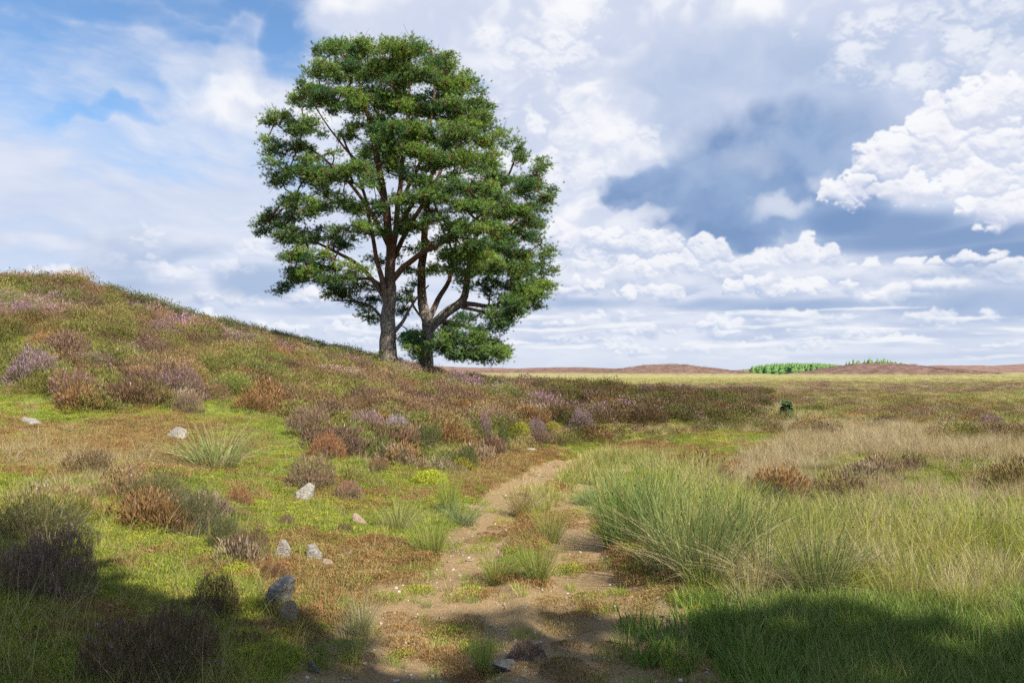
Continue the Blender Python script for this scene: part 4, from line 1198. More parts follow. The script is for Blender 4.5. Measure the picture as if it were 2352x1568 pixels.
if ONLY not in ('sky', 'ground'):
    YA = 41.0; YB = 42.6
    limbsA = [
     [(889, 846, 0, .64), (890, 828, 0, .56), (891, 790, 0, .50), (892, 740, 0, .47), (894, 690, 0, .42), (896, 640, 0, .36), (897, 590, 0, .30), (893, 530, 0, .26), (884, 460, .1, .23), (872, 390, .2, .19), (855, 310, .3, .15), (838, 230, .3, .11), (812, 150, .2, .06)],
     [(893, 700, 0, .30), (897, 640, -.25, .25), (904, 570, -.4, .22), (912, 490, -.5, .19), (922, 400, -.5, .16), (930, 320, -.4, .13), (938, 240, -.3, .09), (945, 150, -.2, .05)],
     [(890, 720, -.15, .26), (884, 670, -.35, .21), (872, 620, -.5, .18), (862, 580, -.6, .15), (852, 520, -.7, .13), (838, 450, -.8, .11), (815, 380, -.8, .09), (780, 300, -.8, .06)],
     [(896, 650, 0, .25), (915, 625, -.4, .22), (945, 600, -.9, .20), (975, 578, -1.4, .18), (1010, 560, -1.9, .15), (1060, 530, -2.3, .12), (1110, 490, -2.6, .08)],
     [(888, 690, 0, .22), (868, 660, -.2, .18), (845, 630, -.4, .16), (820, 605, -.5, .14), (785, 585, -.6, .12), (735, 560, -.7, .09), (690, 540, -.8, .07), (640, 520, -.8, .045), (600, 505, -.9, .03)],
     [(896, 570, 0, .20), (870, 520, .3, .16), (835, 460, .5, .13), (795, 410, .6, .11), (750, 370, .6, .08), (700, 330, .6, .05), (640, 290, .5, .03)],
     [(884, 460, .1, .14), (850, 400, -.3, .11), (800, 350, -.5, .09), (760, 300, -.7, .06), (720, 240, -.8, .04)],
     [(905, 540, -.3, .20), (940, 480, -.8, .16), (980, 420, -1.1, .13), (1020, 350, -1.3, .10), (1050, 280, -1.2, .07), (1060, 220, -1.0, .04)],
     [(900, 600, 0, .20), (930, 540, .6, .17), (970, 470, 1.1, .15), (1010, 400, 1.4, .12), (1040, 320, 1.5, .09), (1020, 220, 1.4, .05)],
     [(915, 470, -.5, .15), (955, 400, .2, .12), (985, 320, .4, .10), (995, 240, .4, .07), (1000, 160, .3, .04)],
     [(872, 390, .2, .12), (865, 320, -.6, .09), (870, 250, -1.2, .07), (880, 170, -1.2, .04)],
     [(885, 660, -.2, .16), (850, 640, .5, .12), (800, 640, 1.0, .09), (740, 640, 1.2, .06), (680, 650, 1.2, .04)],
     [(886, 740, .2, .14), (850, 700, 1.0, .10), (800, 690, 1.6, .07), (760, 690, 1.8, .04)],
     [(905, 762, .1, .17), (925, 740, .3, .13), (940, 712, .4, .10), (952, 690, .3, .08), (985, 655, 0, .05)],
    ]
    padsA = [
     # top
     (775, 128, 44, 36), (825, 122, 42, 30), (885, 122, 46, 30), (948, 128, 44, 30), (1005, 150, 44, 34), (745, 170, 26, 30), (800, 185, 60, 40), (870, 185, 62, 44), (940, 190, 62, 44), (1020, 205, 52, 40), (1055, 190, 22, 24),
     (700, 195, 34, 22), (695, 235, 30, 26), (745, 235, 44, 34), (810, 245, 50, 40), (880, 250, 60, 40), (950, 255, 60, 40), (1030, 262, 60, 40), (1085, 250, 34, 30), (1100, 290, 34, 34),
     (635, 270, 46, 13), (665, 292, 44, 18), (715, 300, 36, 18, None, .6), (850, 300, 40, 28, -2.2), (900, 310, 60, 34), (975, 315, 66, 36), (1050, 322, 60, 36), (1120, 330, 40, 34), (790, 310, 40, 20, None, .4),
     (618, 350, 26, 12), (655, 350, 30, 12, None, .5), (690, 365, 36, 14, None, .5), (890, 345, 50, 20, -3.0), (950, 352, 60, 24, -3.2), (880, 362, 50, 24, -2.6, .8), (1000, 375, 70, 34), (1075, 385, 60, 34), (1135, 375, 36, 34), (1150, 420, 34, 30),
     (650, 395, 40, 14), (700, 405, 50, 18), (760, 410, 50, 20), (820, 405, 46, 18), (860, 420, 30, 18, None, .5), (960, 420, 40, 26, -3.0), (1030, 440, 60, 28), (1090, 445, 50, 30), (1150, 460, 36, 30), (640, 425, 30, 12),
     (665, 465, 36, 14), (715, 480, 46, 16, None, .8), (770, 470, 36, 14, None, .5), (820, 480, 40, 18, None, .6), (925, 470, 40, 20, -3.3), (975, 462, 46, 20, -3.4), (1040, 472, 60, 20, -3.3), (1100, 485, 54, 22, -3.0), (1145, 490, 30, 26), (870, 470, 30, 16, None, .5),
     (608, 505, 30, 12), (598, 530, 18, 9), (650, 520, 36, 12, None, .6), (690, 545, 50, 14, None, .6), (640, 555, 36, 10, None, .7), (745, 545, 40, 16, None, .4), (800, 530, 40, 18, None, .5), (870, 540, 40, 20, -1.5, .7), (930, 530, 36, 20, -2.0, .7), (1000, 520, 50, 20, -3.0, .8), (1060, 530, 50, 22), (1125, 530, 40, 28), (1150, 555, 24, 22),
     (700, 590, 40, 12, None, .6), (760, 600, 40, 16, None, .5), (670, 600, 24, 9, None, .7), (1040, 580, 44, 24, -2.8), (1095, 590, 44, 24), (1060, 620, 44, 20, -2.2), (1110, 570, 40, 22, -3.0),
     (668, 632, 30, 14), (700, 645, 40, 13), (665, 662, 22, 9), (760, 650, 40, 14, None, .6), (700, 620, 30, 10, None, .6), (810, 630, 30, 14, None, .4),
     (790, 680, 46, 18, 1.8), (840, 700, 34, 14, 1.6), (760, 672, 24, 9, 1.8), (830, 660, 36, 16, 1.4, .7), (900, 400, 50, 40, 1.5, .8), (930, 520, 50, 30, 1.8, .9), (860, 470, 50, 30, 2.0, .7), (990, 470, 50, 40, 1.5, .8), (960, 580, 40, 24, 1.0, .8), (1000, 620, 40, 20, .8, .7), (850, 360, 40, 30, 1.5, .7), (800, 570, 60, 24, 1.5, .6), (880, 600, 40, 20, 1.2, .6), (740, 620, 50, 14, 1.0, .8), (680, 500, 50, 16, .8, .8), (730, 440, 50, 20, 1.2, .7), (640, 320, 30, 10, .6, .8), (720, 350, 50, 20, 1.0, .8), (760, 250, 40, 30, 1.0, .8), (860, 742, 26, 9, 1.2, .9), (925, 690, 22, 16, .8, .6), (940, 640, 24, 18, .5, .5), (945, 770, 14, 12, 1.0, .6)]
    hwA = lambda py: float(np.interp(py, [80, 120, 200, 300, 450, 600, 700], [120, 170, 210, 270, 300, 300, 150]))
    limbsB = [
     [(975, 868, 0, .58), (976, 846, 0, .52), (979, 800, 0, .45), (983, 765, 0, .43), (984, 738, 0, .44), (972, 708, 0, .35), (966, 670, 0, .30), (968, 625, .1, .27), (974, 575, .2, .24), (976, 520, .3, .20), (984, 450, .4, .16), (996, 380, .5, .11)],
     [(986, 758, 0, .34), (1003, 738, 0, .35), (1028, 718, -.1, .35), (1052, 702, -.2, .33), (1066, 686, -.2, .30), (1072, 655, 0, .24), (1077, 610, .2, .20), (1088, 560, .4, .18), (1108, 505, .6, .15), (1140, 450, .8, .12), (1170, 400, .9, .09), (1188, 350, .9, .05)],
     [(985, 735, .2, .24), (1005, 690, .4, .20), (1022, 665, .5, .18), (1033, 640, .6, .16), (1040, 605, .7, .13), (1046, 560, .8, .10), (1060, 500, .9, .07)],
     [(1064, 697, -.2, .20), (1095, 700, -.5, .16), (1120, 705, -.7, .15), (1150, 706, -.8, .13), (1180, 694, -.8, .10), (1215, 672, -.8, .07), (1245, 640, -.8, .04)],
     [(1060, 705, -.3, .15), (1090, 712, -.7, .12), (1125, 720, -1.0, .11), (1160, 712, -1.1, .08), (1180, 700, -1.1, .05)],
     [(1010, 735, 0, .15), (1045, 742, -.5, .12), (1075, 752, -.8, .10), (1100, 768, -1.0, .08), (1125, 785, -1.1, .06), (1150, 800, -1.1, .04)],
     [(985, 790, 0, .10), (1010, 782, -.6, .08), (1040, 780, -1.0, .06), (1075, 800, -1.2, .045), (1090, 820, -1.3, .03)],
     [(1088, 560, .4, .15), (1130, 540, 0, .12), (1170, 520, -.3, .09), (1210, 480, -.4, .07), (1240, 420, -.3, .04)],
     [(1074, 640, .1, .16), (1110, 620, -.3, .13), (1150, 605, -.6, .10), (1200, 590, -.7, .07), (1240, 560, -.6, .04)],
     [(984, 745, -.1, .12), (955, 715, -.4, .09), (945, 690, -.5, .07), (930, 660, -.5, .04)],
     [(975, 775, .1, .08), (955, 785, .6, .06), (945, 790, .9, .04)],
    ]
    padsB = [
     (1186, 345, 9, 22, .9), (1202, 375, 18, 26, .8), (1248, 372, 7, 22, .4), (1236, 405, 20, 26, .4), (1190, 410, 30, 26, .8), (1210, 440, 40, 28), (1262, 455, 18, 26), (1245, 480, 30, 28), (1195, 490, 40, 26), (1225, 520, 36, 22), (1180, 540, 40, 26, .8), (1215, 550, 26, 14, None, .7), (1150, 510, 40, 30, 1.5), (1140, 440, 30, 40, 1.8),
     (1150, 580, 44, 26), (1190, 595, 36, 20, None, .8), (1120, 620, 46, 22), (1180, 630, 46, 20), (1215, 620, 24, 18), (1248, 595, 9, 26, -.6), (1252, 630, 18, 26, -.6), (1240, 660, 26, 22), (1215, 670, 36, 20), (1165, 668, 50, 17, -1.4), (1110, 660, 46, 16, -1.2), (1180, 700, 46, 14), (1225, 690, 20, 12), (1140, 688, 36, 11, -.4, .7), (1060, 650, 34, 20, 1.0, .5), (1020, 610, 26, 30, 1.5, .6), (1070, 600, 40, 24, 1.5),
     (1165, 738, 26, 11), (1150, 752, 22, 8, None, .8), (1190, 725, 20, 8, None, .7), (1130, 728, 24, 9, None, .6), (1080, 735, 26, 10, None, .4),
     (1030, 775, 26, 11), (1010, 800, 18, 9), (1050, 790, 28, 11), (1090, 790, 30, 13, None, .9), (1125, 795, 28, 12), (1150, 806, 22, 12), (1125, 812, 14, 8), (1070, 818, 34, 8), (1100, 828, 20, 6), (1045, 815, 16, 6), (1090, 768, 30, 10, None, .6), (1040, 750, 24, 9, None, .5),
     (953, 795, 20, 12), (960, 808, 14, 7), (942, 780, 14, 10), (1000, 560, 36, 24, 1.0, .5), (985, 500, 30, 24, 1.2, .5), (935, 665, 18, 12, -.5, .6), (920, 720, 16, 12, 1.0, .6)]
    hwB = lambda py: float(np.interp(py, [330, 450, 600, 700, 820], [120, 180, 200, 200, 170]))
    bA = Vector(spot(889, 846)[:3]); bB = Vector(spot(975, 868)[:3])
    ux, uz = ray(889, 838); baseA = (ux * YA, YA, float(height(np.array([ux * YA]), np.array([YA]))[0]))
    ux, uz = ray(975, 852); baseB = (ux * YB, YB, float(height(np.array([ux * YB]), np.array([YB]))[0]))
    place_pine(build_pine(YA, limbsA, padsA, 1, 895, hwA, dens=1.0), baseA, label='taller pine with a straight trunk and broad domed crown, left of the pair', category='pine tree')
    place_pine(build_pine(YB, limbsB, padsB, 2, 1080, hwB, dens=1.0, dmax=3.0, bf=.3, tint0=.42), baseB, label='pine with a thick grey trunk forking low and ragged side crown, right of the pair', category='pine tree')
# ------------------------------------------------------------------ unseen spruces added behind the viewer to shade the foreground
m_spruce, nt, b, o_ = mat('spruce_foliage')
c = nmix(E(attr('rnd').outputs['Fac']), (.030, .075, .028), (.075, .13, .04))
nt.links.new(c.s, b.inputs['Base Color'])
def spruce_mesh(seed, hgt, R, layers, per, leaf, name='foliage', z0=.5, prof=.8, airy=1.0):
    rs = np.random.RandomState(seed)
    V_, F_, r_ = [], [], []
    zz = z0 + (hgt - z0) * (np.arange(layers) / layers) ** .9
    n = 0
    for i, z in enumerate(zz):
        rad = R * (1 - (z - z0) / (hgt - z0)) ** prof + .1
        k = max(3, int(per * (rad / R) * (1 - .86 * min(max((z / hgt - airy) / (1.02 - airy), 0), 1) ** .6)))
        a = rs.rand(k) * 2 * PI; rr = rad * (.25 + .75 * rs.rand(k) ** .5)
        c0 = np.stack([rr * np.cos(a), rr * np.sin(a), z + rs.randn(k) * .15 * leaf - rr * .22], 1)
        d = np.stack([np.cos(a), np.sin(a), -.25 + .3 * rs.randn(k)], 1) + rs.randn(k, 3) * .25
        d /= np.linalg.norm(d, axis=1, keepdims=True)
        s = np.cross(d, [0, 0, 1.0]) + rs.randn(k, 3) * .3; s /= np.linalg.norm(s, axis=1, keepdims=True)
        L = leaf * (.6 + .8 * rs.rand(k))[:, None]
        V_.append(np.stack([c0 - s * L * .35, c0 + s * L * .35, c0 + d * L], 1).reshape(-1, 3))
        r_.append(np.repeat(rs.rand(k), 3)); n += k
    V_ = np.vstack(V_)
    return mesh_from(name, V_, None, np.arange(n * 3).reshape(-1, 3), {'rnd': ('FLOAT', np.concatenate(r_))})
def simple_trunk(h, r, name='trunk'):
    t = Tubes(); k = 8
    t.add(np.stack([np.zeros(k), np.zeros(k), np.linspace(-.3, h, k)], 1), np.linspace(r, r * .15, k), 8)
    return t.mesh(name)
if ONLY not in ('sky', 'tree'):
    sm = [spruce_mesh(5 + k, 17.0, 2.6, 150, 84, .55, prof=.6 if k else .75, airy=.30) for k in range(2)]; tk = simple_trunk(16.0, .22)
    rs = np.random.RandomState(3)
    spots = []
    for i in range(10):
        ex = 3.4 + i * 2.1; ey = -1.75 - (ex - 4) * .26 - .9 * max(0, (ex - 9) / 10)
        spots.append((ex + .3 * rs.randn(), ey - .6 + .3 * rs.randn()))
    for i, (sx_, sy_) in enumerate(spots):
        if math.hypot(sx_, sy_) < 2.8: continue
        zg = float(height(np.array([sx_]), np.array([sy_]))[0])
        root = bpy.data.objects.new('shade_spruce', None); COL.objects.link(root); root.location = (sx_, sy_, zg)
        s_ = .74 + .30 * rs.rand(); root.scale = (s_, s_, s_); root.rotation_euler = (0, 0, rs.rand() * 6.3)
        root['label'] = 'dark spruce added behind the viewpoint to shade the foreground'; root['category'] = 'spruce tree'; root['group'] = 'added shade-casting spruces behind the viewpoint'
        obj('foliage', sm[i % 2], m_spruce, root); obj('trunk', tk, m_bark, root)
# ------------------------------------------------------------------ single plants and stones one can point to
def ground_at(x, y): return float(height(np.array([x]), np.array([y]))[0])
def blob_transform(me, sx_, sy_, sz_): me.transform(Matrix.Diagonal((sx_, sy_, sz_, 1)))

if ONLY not in ('sky', 'tree', 'ground'):
    rs = np.random.RandomState(77)
    mO = {k: plant_mat('single_' + k, k, 'OBJECT') for k in ('heather', 'rush', 'grass', 'leaf')}
    m_stem, nt, b, _ = mat('heather_wood')
    c = nmix(nnoise(objcoord(), 30.0, 3), (.10, .07, .05), (.26, .21, .17)); nt.links.new(c.s, b.inputs['Base Color'])
    # bushes: near ones leafy and fine
    HB = [pmesh('foliage', heather_clump(200 + k, 3000, .5, .55 + .05 * k, .075, .013, 2, leafy=4)) for k in range(3)]
    HM = [pmesh('foliage', heather_clump(220 + k, 2600, .5, .55 + .04 * k, .06, .012, 2, 0, .88)) for k in range(4)]
    def stems(seed, n=60):
        rs_ = np.random.RandomState(seed)
        a = rs_.rand(n) * 6.3; r = .12 * rs_.rand(n)
        v, q, t, i = ribbons(rs_, np.stack([r * np.cos(a), r * np.sin(a), np.zeros(n)], 1), .28 + .25 * rs_.rand(n), np.full(n, .012), a, .4 + .8 * rs_.rand(n), .2 * rs_.randn(n), 3)
        return pmesh('stems', [(v, q, t, rs_.rand(n)[i])])
    ST = [stems(k) for k in range(3)]
    def make_bush(px, py, w, h, colr, bloom, label, group=None):
        gx_, gy_, gz_ = spot(px, min(py, 1560)) if py <= 1568 else (ray(px, py)[0] * 4.0, 4.0, None)
        if gz_ is None: gz_ = ground_at(gx_, gy_)
        k = gy_ / F
        near = gy_ < 9
        me = (HB if near else HM)[rs.randint(3)]
        root = bpy.data.objects.new('heather_bush', None); COL.objects.link(root)
        root.location = (gx_, gy_ + w * k * .30, 0)
        root.location.z = ground_at(gx_, gy_ + w * k * .30) - .02
        root.rotation_euler = (0, 0, rs.rand() * 6.3)
        S_ = w * k; Hh_ = max(h * k * .95 + .03, .13) / .55
        root.scale = (S_, S_ * .95, Hh_)
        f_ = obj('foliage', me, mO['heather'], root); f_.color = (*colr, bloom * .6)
        s_ = obj('stems', ST[rs.randint(3)], m_stem, root)
        root['label'] = label; root['category'] = 'heather bush'
        if group: root['group'] = group
        return root
    for b_ in BUSH: make_bush(*b_, group='heather bushes on the slope and moor')

    # moss cushions
    MC = [pmesh('moss_cushion', [leaf_cushion(300 + k, 3800, .5, .38, .035)]) for k in range(2)]
    for (px, py, w, h, c_, lab) in [
        (565, 1425, 85, 62, (.24, .27, .04), 'round green moss cushion between dark heather bush and rock slab'),
        (530, 1335, 95, 42, (.34, .36, .04), 'flat yellow-green moss cushion below the bush row on the left bank'),
        (1060, 1088, 66, 48, (.34, .30, .05), 'golden yellow moss cushion at the foot of the eroded bank'),
        (1192, 1020, 64, 44, (.32, .31, .05), 'yellow-green moss cushion overhanging the bank, by the fallen pale stick'),
        (1270, 1000, 40, 30, (.32, .28, .06), 'small yellow moss cushion right of the pinkish bush on the bank'),
        (985, 1120, 90, 46, (.42, .44, .05), 'bright lime moss cushion on the slope left of the golden one'),
        (1715, 1150, 60, 26, (.42, .36, .10), 'yellow moss hummock among the grass right of the tall rushes')]:
        x_, y_, z_ = spot(px, py); k = y_ / F
        o = obj('moss_cushion', MC[rs.randint(2)], mO['leaf']); o.location = (x_, y_ + w * k * .3, ground_at(x_, y_ + w * k * .3) - .01)
        o.scale = (w * k, w * k * .9, h * k / .50); o.rotation_euler = (0, 0, rs.rand() * 6); o.color = (*c_, 0)
        o['label'] = lab; o['category'] = 'moss cushion'; o['group'] = 'moss cushions'

    # rush and grass clumps
    RC = [pmesh('rush_clump', rush_clump(400 + k, 430, .95, .0055, .17, .6, .28, [.10, .30, .85, .2][k], 5)) for k in range(4)]
    GRN = (.13, .24, .05); YG = (.28, .33, .06); PALE = (.30, .27, .14); BLG = (.12, .22, .09)
    for (px, py, h, c_, kk, sp_w, lab) in [
        (490, 1078, 108, (.22, .27, .09), 1, 1.7, 'large spreading rush clump with straw-coloured lower blades on the left slope'),
        (1030, 1185, 110, YG, 0, .55, 'narrow upright yellow-green rush clump left of the track'),
        (990, 1285, 100, (.26, .32, .07), 0, 1.0, 'fan-shaped rush clump at the left edge of the left wheel rut'),
        (1060, 1210, 62, BLG, 3, 1.6, 'low pale blue-green rush clump where the left rut narrows'),
        (1200, 1185, 78, (.30, .22, .10), 1, 1.2, 'reddish rush clump on the ridge between the wheel ruts'),
        (1140, 1345, 80, (.24, .28, .06), 0, 1.2, 'left rush clump at the near end of the grassy middle ridge'),
        (1238, 1348, 105, (.20, .24, .05), 0, .9, 'right rush clump at the near end of the grassy middle ridge'),
        (1265, 1250, 85, (.28, .30, .07), 0, .9, 'thin upright rush clump along the right rut, mid ridge'),
        (1425, 1262, 180, (.10, .21, .045), 0, .9, 'dense dark green rush clump leaning over the right wheel rut'),
        (1490, 1250, 205, (.13, .23, .05), 3, .9, 'tall green rush clump behind the dense one beside the right rut'),
        (1345, 1160, 40, BLG, 3, 1.5, 'small blue-green rush tuft at the edge of the yellow track turf'),
        (1560, 1330, 225, (.15, .22, .06), 3, .9, 'tall rush clump at the front left of the rush bed'),
        (1620, 1350, 240, (.16, .22, .07), 1, 1.0, 'tall rush clump with silvery stems in the middle of the rush bed'),
        (1700, 1310, 200, (.14, .20, .06), 0, .9, 'dark-stemmed rush clump rising behind the bleached one'),
        (1770, 1368, 190, (.36, .29, .22), 2, 1.2, 'bleached grey-pink rush clump in the front of the rush bed'),
        (1885, 1390, 200, (.13, .19, .06), 0, .9, 'dark green rush clump right of the bleached one'),
        (2235, 1255, 110, (.40, .33, .24), 2, 1.3, 'bleached rush clump leaning left near the right edge'),
        (1950, 1215, 70, (.38, .32, .22), 2, 1.2, 'small bleached rush clump behind the rush bed'),
        (1850, 1480, 90, (.30, .30, .16), 2, 1.2, 'arching pale grass clump in the shaded green turf'),
        (800, 1530, 120, (.16, .20, .06), 1, .8, 'sparse rush clump in the shade left of the track'),
        (825, 1465, 100, (.26, .25, .14), 1, .8, 'greyish rush clump in the shade below the rust-coloured turf'),
        (1110, 1600, 120, (.14, .22, .05), 0, .5, 'thin rush clump in the middle of the track at the bottom edge'),
        (2080, 1190, 60, GRN, 3, 1.3, 'round dark green rush clump at the back of the rush bed'),
        (915, 1225, 80, (.26, .28, .09), 1, 1.2, 'thin yellowish rush clump right of the tan stone'),
        (2190, 1000, 34, GRN, 3, 1.6, 'small dark rush clump in the yellow grass at the right'),
        (1870, 1080, 50, (.40, .34, .24), 2, 1.5, 'pale arching grass clump on the dry moor'),
        ]:
        x_, y_, z_ = spot(px, min(py, 1560)); k = y_ / F
        o = obj('rush_clump', RC[kk], mO['rush']); o.location = (x_, y_ + .08, ground_at(x_, y_ + .08) - .01)
        s_ = h * k / .82; o.scale = (s_ * sp_w, s_ * sp_w, s_); o.rotation_euler = (.06 * rs.randn(), .06 * rs.randn(), rs.rand() * 6); o.color = (*c_, 0)
        o['label'] = lab; o['category'] = 'rush clump'; o['group'] = 'rush clumps'

    # stones
    def stone_mat(name, base, light, lichen, warm=0):
        m, nt, b, _ = mat(name)
        co = objcoord()
        n1_ = nnoise(co, 3.0, 6, .65); n2_ = nnoise(co, 14.0, 5, .7); st_ = nnoise(vop('MULTIPLY', co, (1.2, 1.2, 9.0)), 2.2, 4, .6, .4)
        c = nmix(nss(n1_ + st_ * .4, .5, .9), base, light)
        c = nmix(nss(n2_, .52, .64) * lichen, c, (.60, .58, .52))
        c = nmix(nss(n2_, .46, .34) * .65, c, (.07, .06, .05))
        nt.links.new(c.s, b.inputs['Base Color']); b.inputs['Roughness'].default_value = .9
        bump(b, n2_ + st_ * .8, .03, .9)
        return m
    sm_grey = stone_mat('grey_stone', (.16, .14, .12), (.32, .29, .25), .5)
    sm_tan = stone_mat('tan_stone', (.26, .18, .12), (.44, .33, .25), .15)
    sm_white = stone_mat('pale_stone', (.22, .195, .17), (.42, .37, .33), .35)
    def stone_mesh(name, seed, cuts=9, nrm=3, strat=0.0, round_=.35):
        import bmesh
        rs_ = np.random.RandomState(seed)
        bm = bmesh.new(); bmesh.ops.create_icosphere(bm, subdivisions=5, radius=.5)
        P = np.array([v.co for v in bm.verts])
        for _ in range(cuts):
            nn = rs_.randn(3); nn /= np.linalg.norm(nn); d = .20 + .18 * rs_.rand()
            s = P @ nn - d; P = P - np.maximum(s, 0)[:, None] * nn * (1 - round_ * .2)
        P += (fbm(P[:, 0] * 3 + P[:, 2] * 2 + seed, P[:, 1] * 3 - P[:, 2], 800, 4) * .03)[:, None] * P / .5
        if strat: 
            st1 = fbm(P[:, 2] * 14 + .6 * P[:, 0] + seed, P[:, 0] * .8, 810, 3)
            P[:, :2] *= (1 + strat * np.clip(st1, -.6, .6))[:, None]
        for v, p in zip(bm.verts, P): v.co = p
        me = bpy.data.meshes.new(name); bm.to_mesh(me); bm.free()
        me.polygons.foreach_set('use_smooth', np.ones(len(me.polygons), bool))
        return me
    # (px, foot y, w, h, depth factor, material, seed, tilt, sink, label)
    for (px, py, w, h, dp, mt_, sd_, tilt, lab) in [
        (66, 978, 54, 20, 1.0, sm_grey, 1, .15, 'flat dark grey stone in the rusty grass near the left edge'),
        (402, 1014, 42, 30, .8, sm_white, 2, .2, 'rounded pale grey-pink stone on the slope left of the large rush clump'),
        (688, 1156, 60, 48, .8, sm_grey, 3, .3, 'lichen-covered grey boulder below the rounded grey-brown heather bush'),
        (826, 1212, 36, 36, .8, sm_tan, 4, -.35, 'angular tan stone standing in the grass left of the track'),
        (645, 1296, 32, 58, .6, sm_white, 5, .25, 'white upright stone at the lower edge of the left bank'),
        (715, 1296, 56, 44, .9, sm_grey, 6, .0, 'grey-brown stone half covered by dead stems, right of the white stone'),
        (745, 1312, 44, 24, .6, sm_tan, 7, .35, 'low slanting pinkish stone touching the grey-brown one'),
        (793, 1288, 20, 20, .7, sm_grey, 8, .3, 'small pointed grey stone above the patch of bare soil'),
        (848, 1316, 36, 13, .8, sm_white, 9, .05, 'flat pale stone at the edge of the bare soil left of the track'),
        (828, 1290, 12, 9, .8, sm_white, 10, .1, 'tiny pale stone right of the small pointed one'),
        (628, 1408, 74, 92, .8, sm_grey, 11, .2, 'upper dark layered block of the rock outcrop on the left bank'),
        (662, 1446, 56, 84, .8, sm_tan, 12, .12, 'lower orange-tan layered block of the rock outcrop on the left bank'),
        (1222, 1040, 24, 17, .5, sm_white, 13, -.5, 'pale slanting stone at the foot of the bank by the track bend'),
        (1165, 1544, 78, 12, .9, sm_grey, 14, .0, 'flat stone slab sunk in the middle of the shaded track'),
        (718, 1545, 30, 22, .8, sm_grey, 15, .1, 'small grey stone in the shade near the bottom left of the track'),
        (622, 1540, 44, 12, .8, sm_grey, 16, .0, 'low flat grey stone in the shade at the bottom left'),
        (742, 1393, 18, 8, .8, sm_grey, 17, .0, 'little grey stone in the turf right of the rock outcrop'),
        (620, 1027, 18, 7, .8, sm_white, 18, .0, 'small white stone in the rusty turf right of the large rush clump'),
        (1078, 1290, 18, 6, .8, sm_tan, 19, .0, 'small flat stone on the sandy left rut'),
        (500, 1590, 70, 30, .8, sm_grey, 20, .0, 'pale stone at the bottom edge beside the biggest dark bush'),
        ]:
        x_, y_, z_ = spot(px, min(py, 1562)); k = y_ / F
        me = stone_mesh('stone', sd_, strat=.10 if sd_ in (11, 12) else .02, cuts=10 if mt_ is not sm_white else 8)
        o = obj('stone', me, mt_)
        hh = h * k; o.scale = (w * k / .86, w * k * dp / .86, hh / .55)
        o.location = (x_, y_ + w * k * dp * .35, ground_at(x_, y_ + .02) + hh * .16)
        o.rotation_euler = (0, tilt, rs.rand() * .8)
        o['label'] = lab; o['category'] = 'stone'; o['group'] = 'stones on the slope and track'
    # pebbles and straw litter on the track
    n = 2600
    tx = rs.rand(n); yy_ = 3.2 * (18 / 3.2) ** rs.rand(n); u_ = (rs.rand(n) - .5) * 3.0
    xx_ = np.interp(yy_, [p[1] for p in RUTS[0]], [p[0] for p in RUTS[0]]) * .5 + np.interp(yy_, [p[1] for p in RUTS[1]], [p[0] for p in RUTS[1]]) * .5 + u_
    zz_ = height(xx_, yy_); ff = fields(xx_, yy_, zz_); kk = ff['soil'] > .45
    peb = stone_mesh('pebble', 40); 
    lit = pmesh('straw', [ribbons(rs, np.zeros((3, 3)) + rs.randn(3, 3) * .02, np.full(3, .002), np.full(3, .05), np.zeros(3), np.full(3, 8.0), np.full(3, 2.0), 2, side=np.full(3, .3))])
    m_peb, nt, b, _ = mat('pebble'); nt.links.new(attr('ccol', 'INSTANCER').outputs[0], b.inputs['Base Color'])
    sc_ = .012 + .03 * rs.rand(n) ** 4
    cc_ = np.concatenate([pick((.22, .17, .12), (.5, .44, .36), rs.rand(n)), np.ones((n, 1))], 1)
    scatter('pebbles', [peb], np.stack([xx_, yy_, zz_ + .002], 1)[kk], sc_[kk], cc_[kk], np.zeros(kk.sum(), int), m_peb, 'small pebbles lying on the bare soil of the track', 'pebbles', rs, .5)

    # young dark spruce on the moor and bare dead tree snag twigs
    x_, y_, z_ = spot(1806, 968)
    root = bpy.data.objects.new('young_spruce', None); COL.objects.link(root); root.location = (x_, y_, z_)
    root['label'] = 'lone dark young spruce at the end of the pale grass strip on the moor'; root['category'] = 'spruce tree'
    k = y_ / F
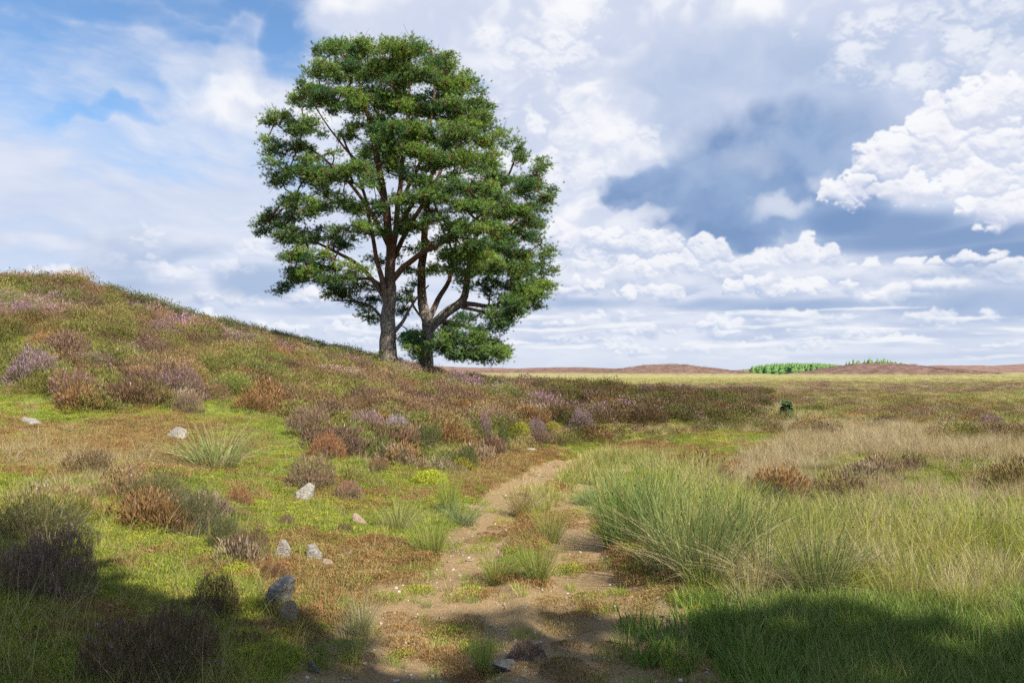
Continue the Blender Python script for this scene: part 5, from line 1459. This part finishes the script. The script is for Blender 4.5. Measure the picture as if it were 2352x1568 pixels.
    obj('foliage', spruce_mesh(50, 50 * k, 15 * k, 26, 22, .17, z0=.03, prof=1.15), m_spruce, root); obj('trunk', simple_trunk(40 * k, .05), m_bark, root)

    # plantations far off
    m_larch, nt, b, _ = mat('far_conifers')
    c = nmix(E(attr('rnd').outputs['Fac']), (.07, .15, .045), (.13, .22, .06)); nt.links.new(c.s, b.inputs['Base Color'])
    def wood(name, spans, n, lab, hm):
        V_, F_, R_ = [], [], []; o_ = 0
        for _ in range(n):
            t = rs.rand()
            px0, px1, Y0, Y1 = spans
            Yd = Y0 + (Y1 - Y0) * rs.rand(); px = px0 + (px1 - px0) * t
            ux, _z = ray(px, 850); x0 = ux * Yd; z0 = ground_at(x0, Yd)
            h_ = hm * (.78 + .3 * rs.rand()) * (.55 + .45 * math.sin(PI * min(max(t, .03), .97)) ** .5)
            R0 = h_ * .33; nl = 7; sides = 7; rn = rs.rand()
            for l in range(nl):
                zb = z0 + h_ * (.04 + .72 * l / nl); rt = R0 * (1 - l / nl * .92) * (.85 + .3 * rs.rand()); zt = zb + h_ * .26
                a = np.arange(sides) / sides * 2 * PI + rs.rand() * 3
                ring = np.stack([x0 + rt * np.cos(a) * (.7 + .6 * rs.rand(sides)), Yd + rt * np.sin(a), zb + rs.randn(sides) * .12 * h_ * .3], 1)
                V_.append(np.vstack([ring, [[x0, Yd, min(zt, z0 + h_)]]])); R_.append(np.clip(rn * .6 + .4 * rs.rand(sides + 1), 0, 1))
                F_.append(np.stack([np.arange(sides), (np.arange(sides) + 1) % sides, np.full(sides, sides)], 1) + o_); o_ += sides + 1
        me = mesh_from(name, np.vstack(V_), None, np.vstack(F_), {'rnd': ('FLOAT', np.concatenate(R_))})
        obj(name, me, m_larch, kind='stuff', label=lab, category='conifer wood')
    wood('conifer_plantation', (1725, 1945, 320, 400), 900, 'bright green conifer plantation in the dip between the far heather knolls', 5.6)
    wood('conifer_belt', (1940, 2092, 262, 300), 230, 'bright green young conifers standing along the crest of the far right knoll', 5.0)
    wood('conifer_fringe', (1700, 1760, 330, 360), 16, 'scattered small conifers at the left end of the far plantation', 3.5)
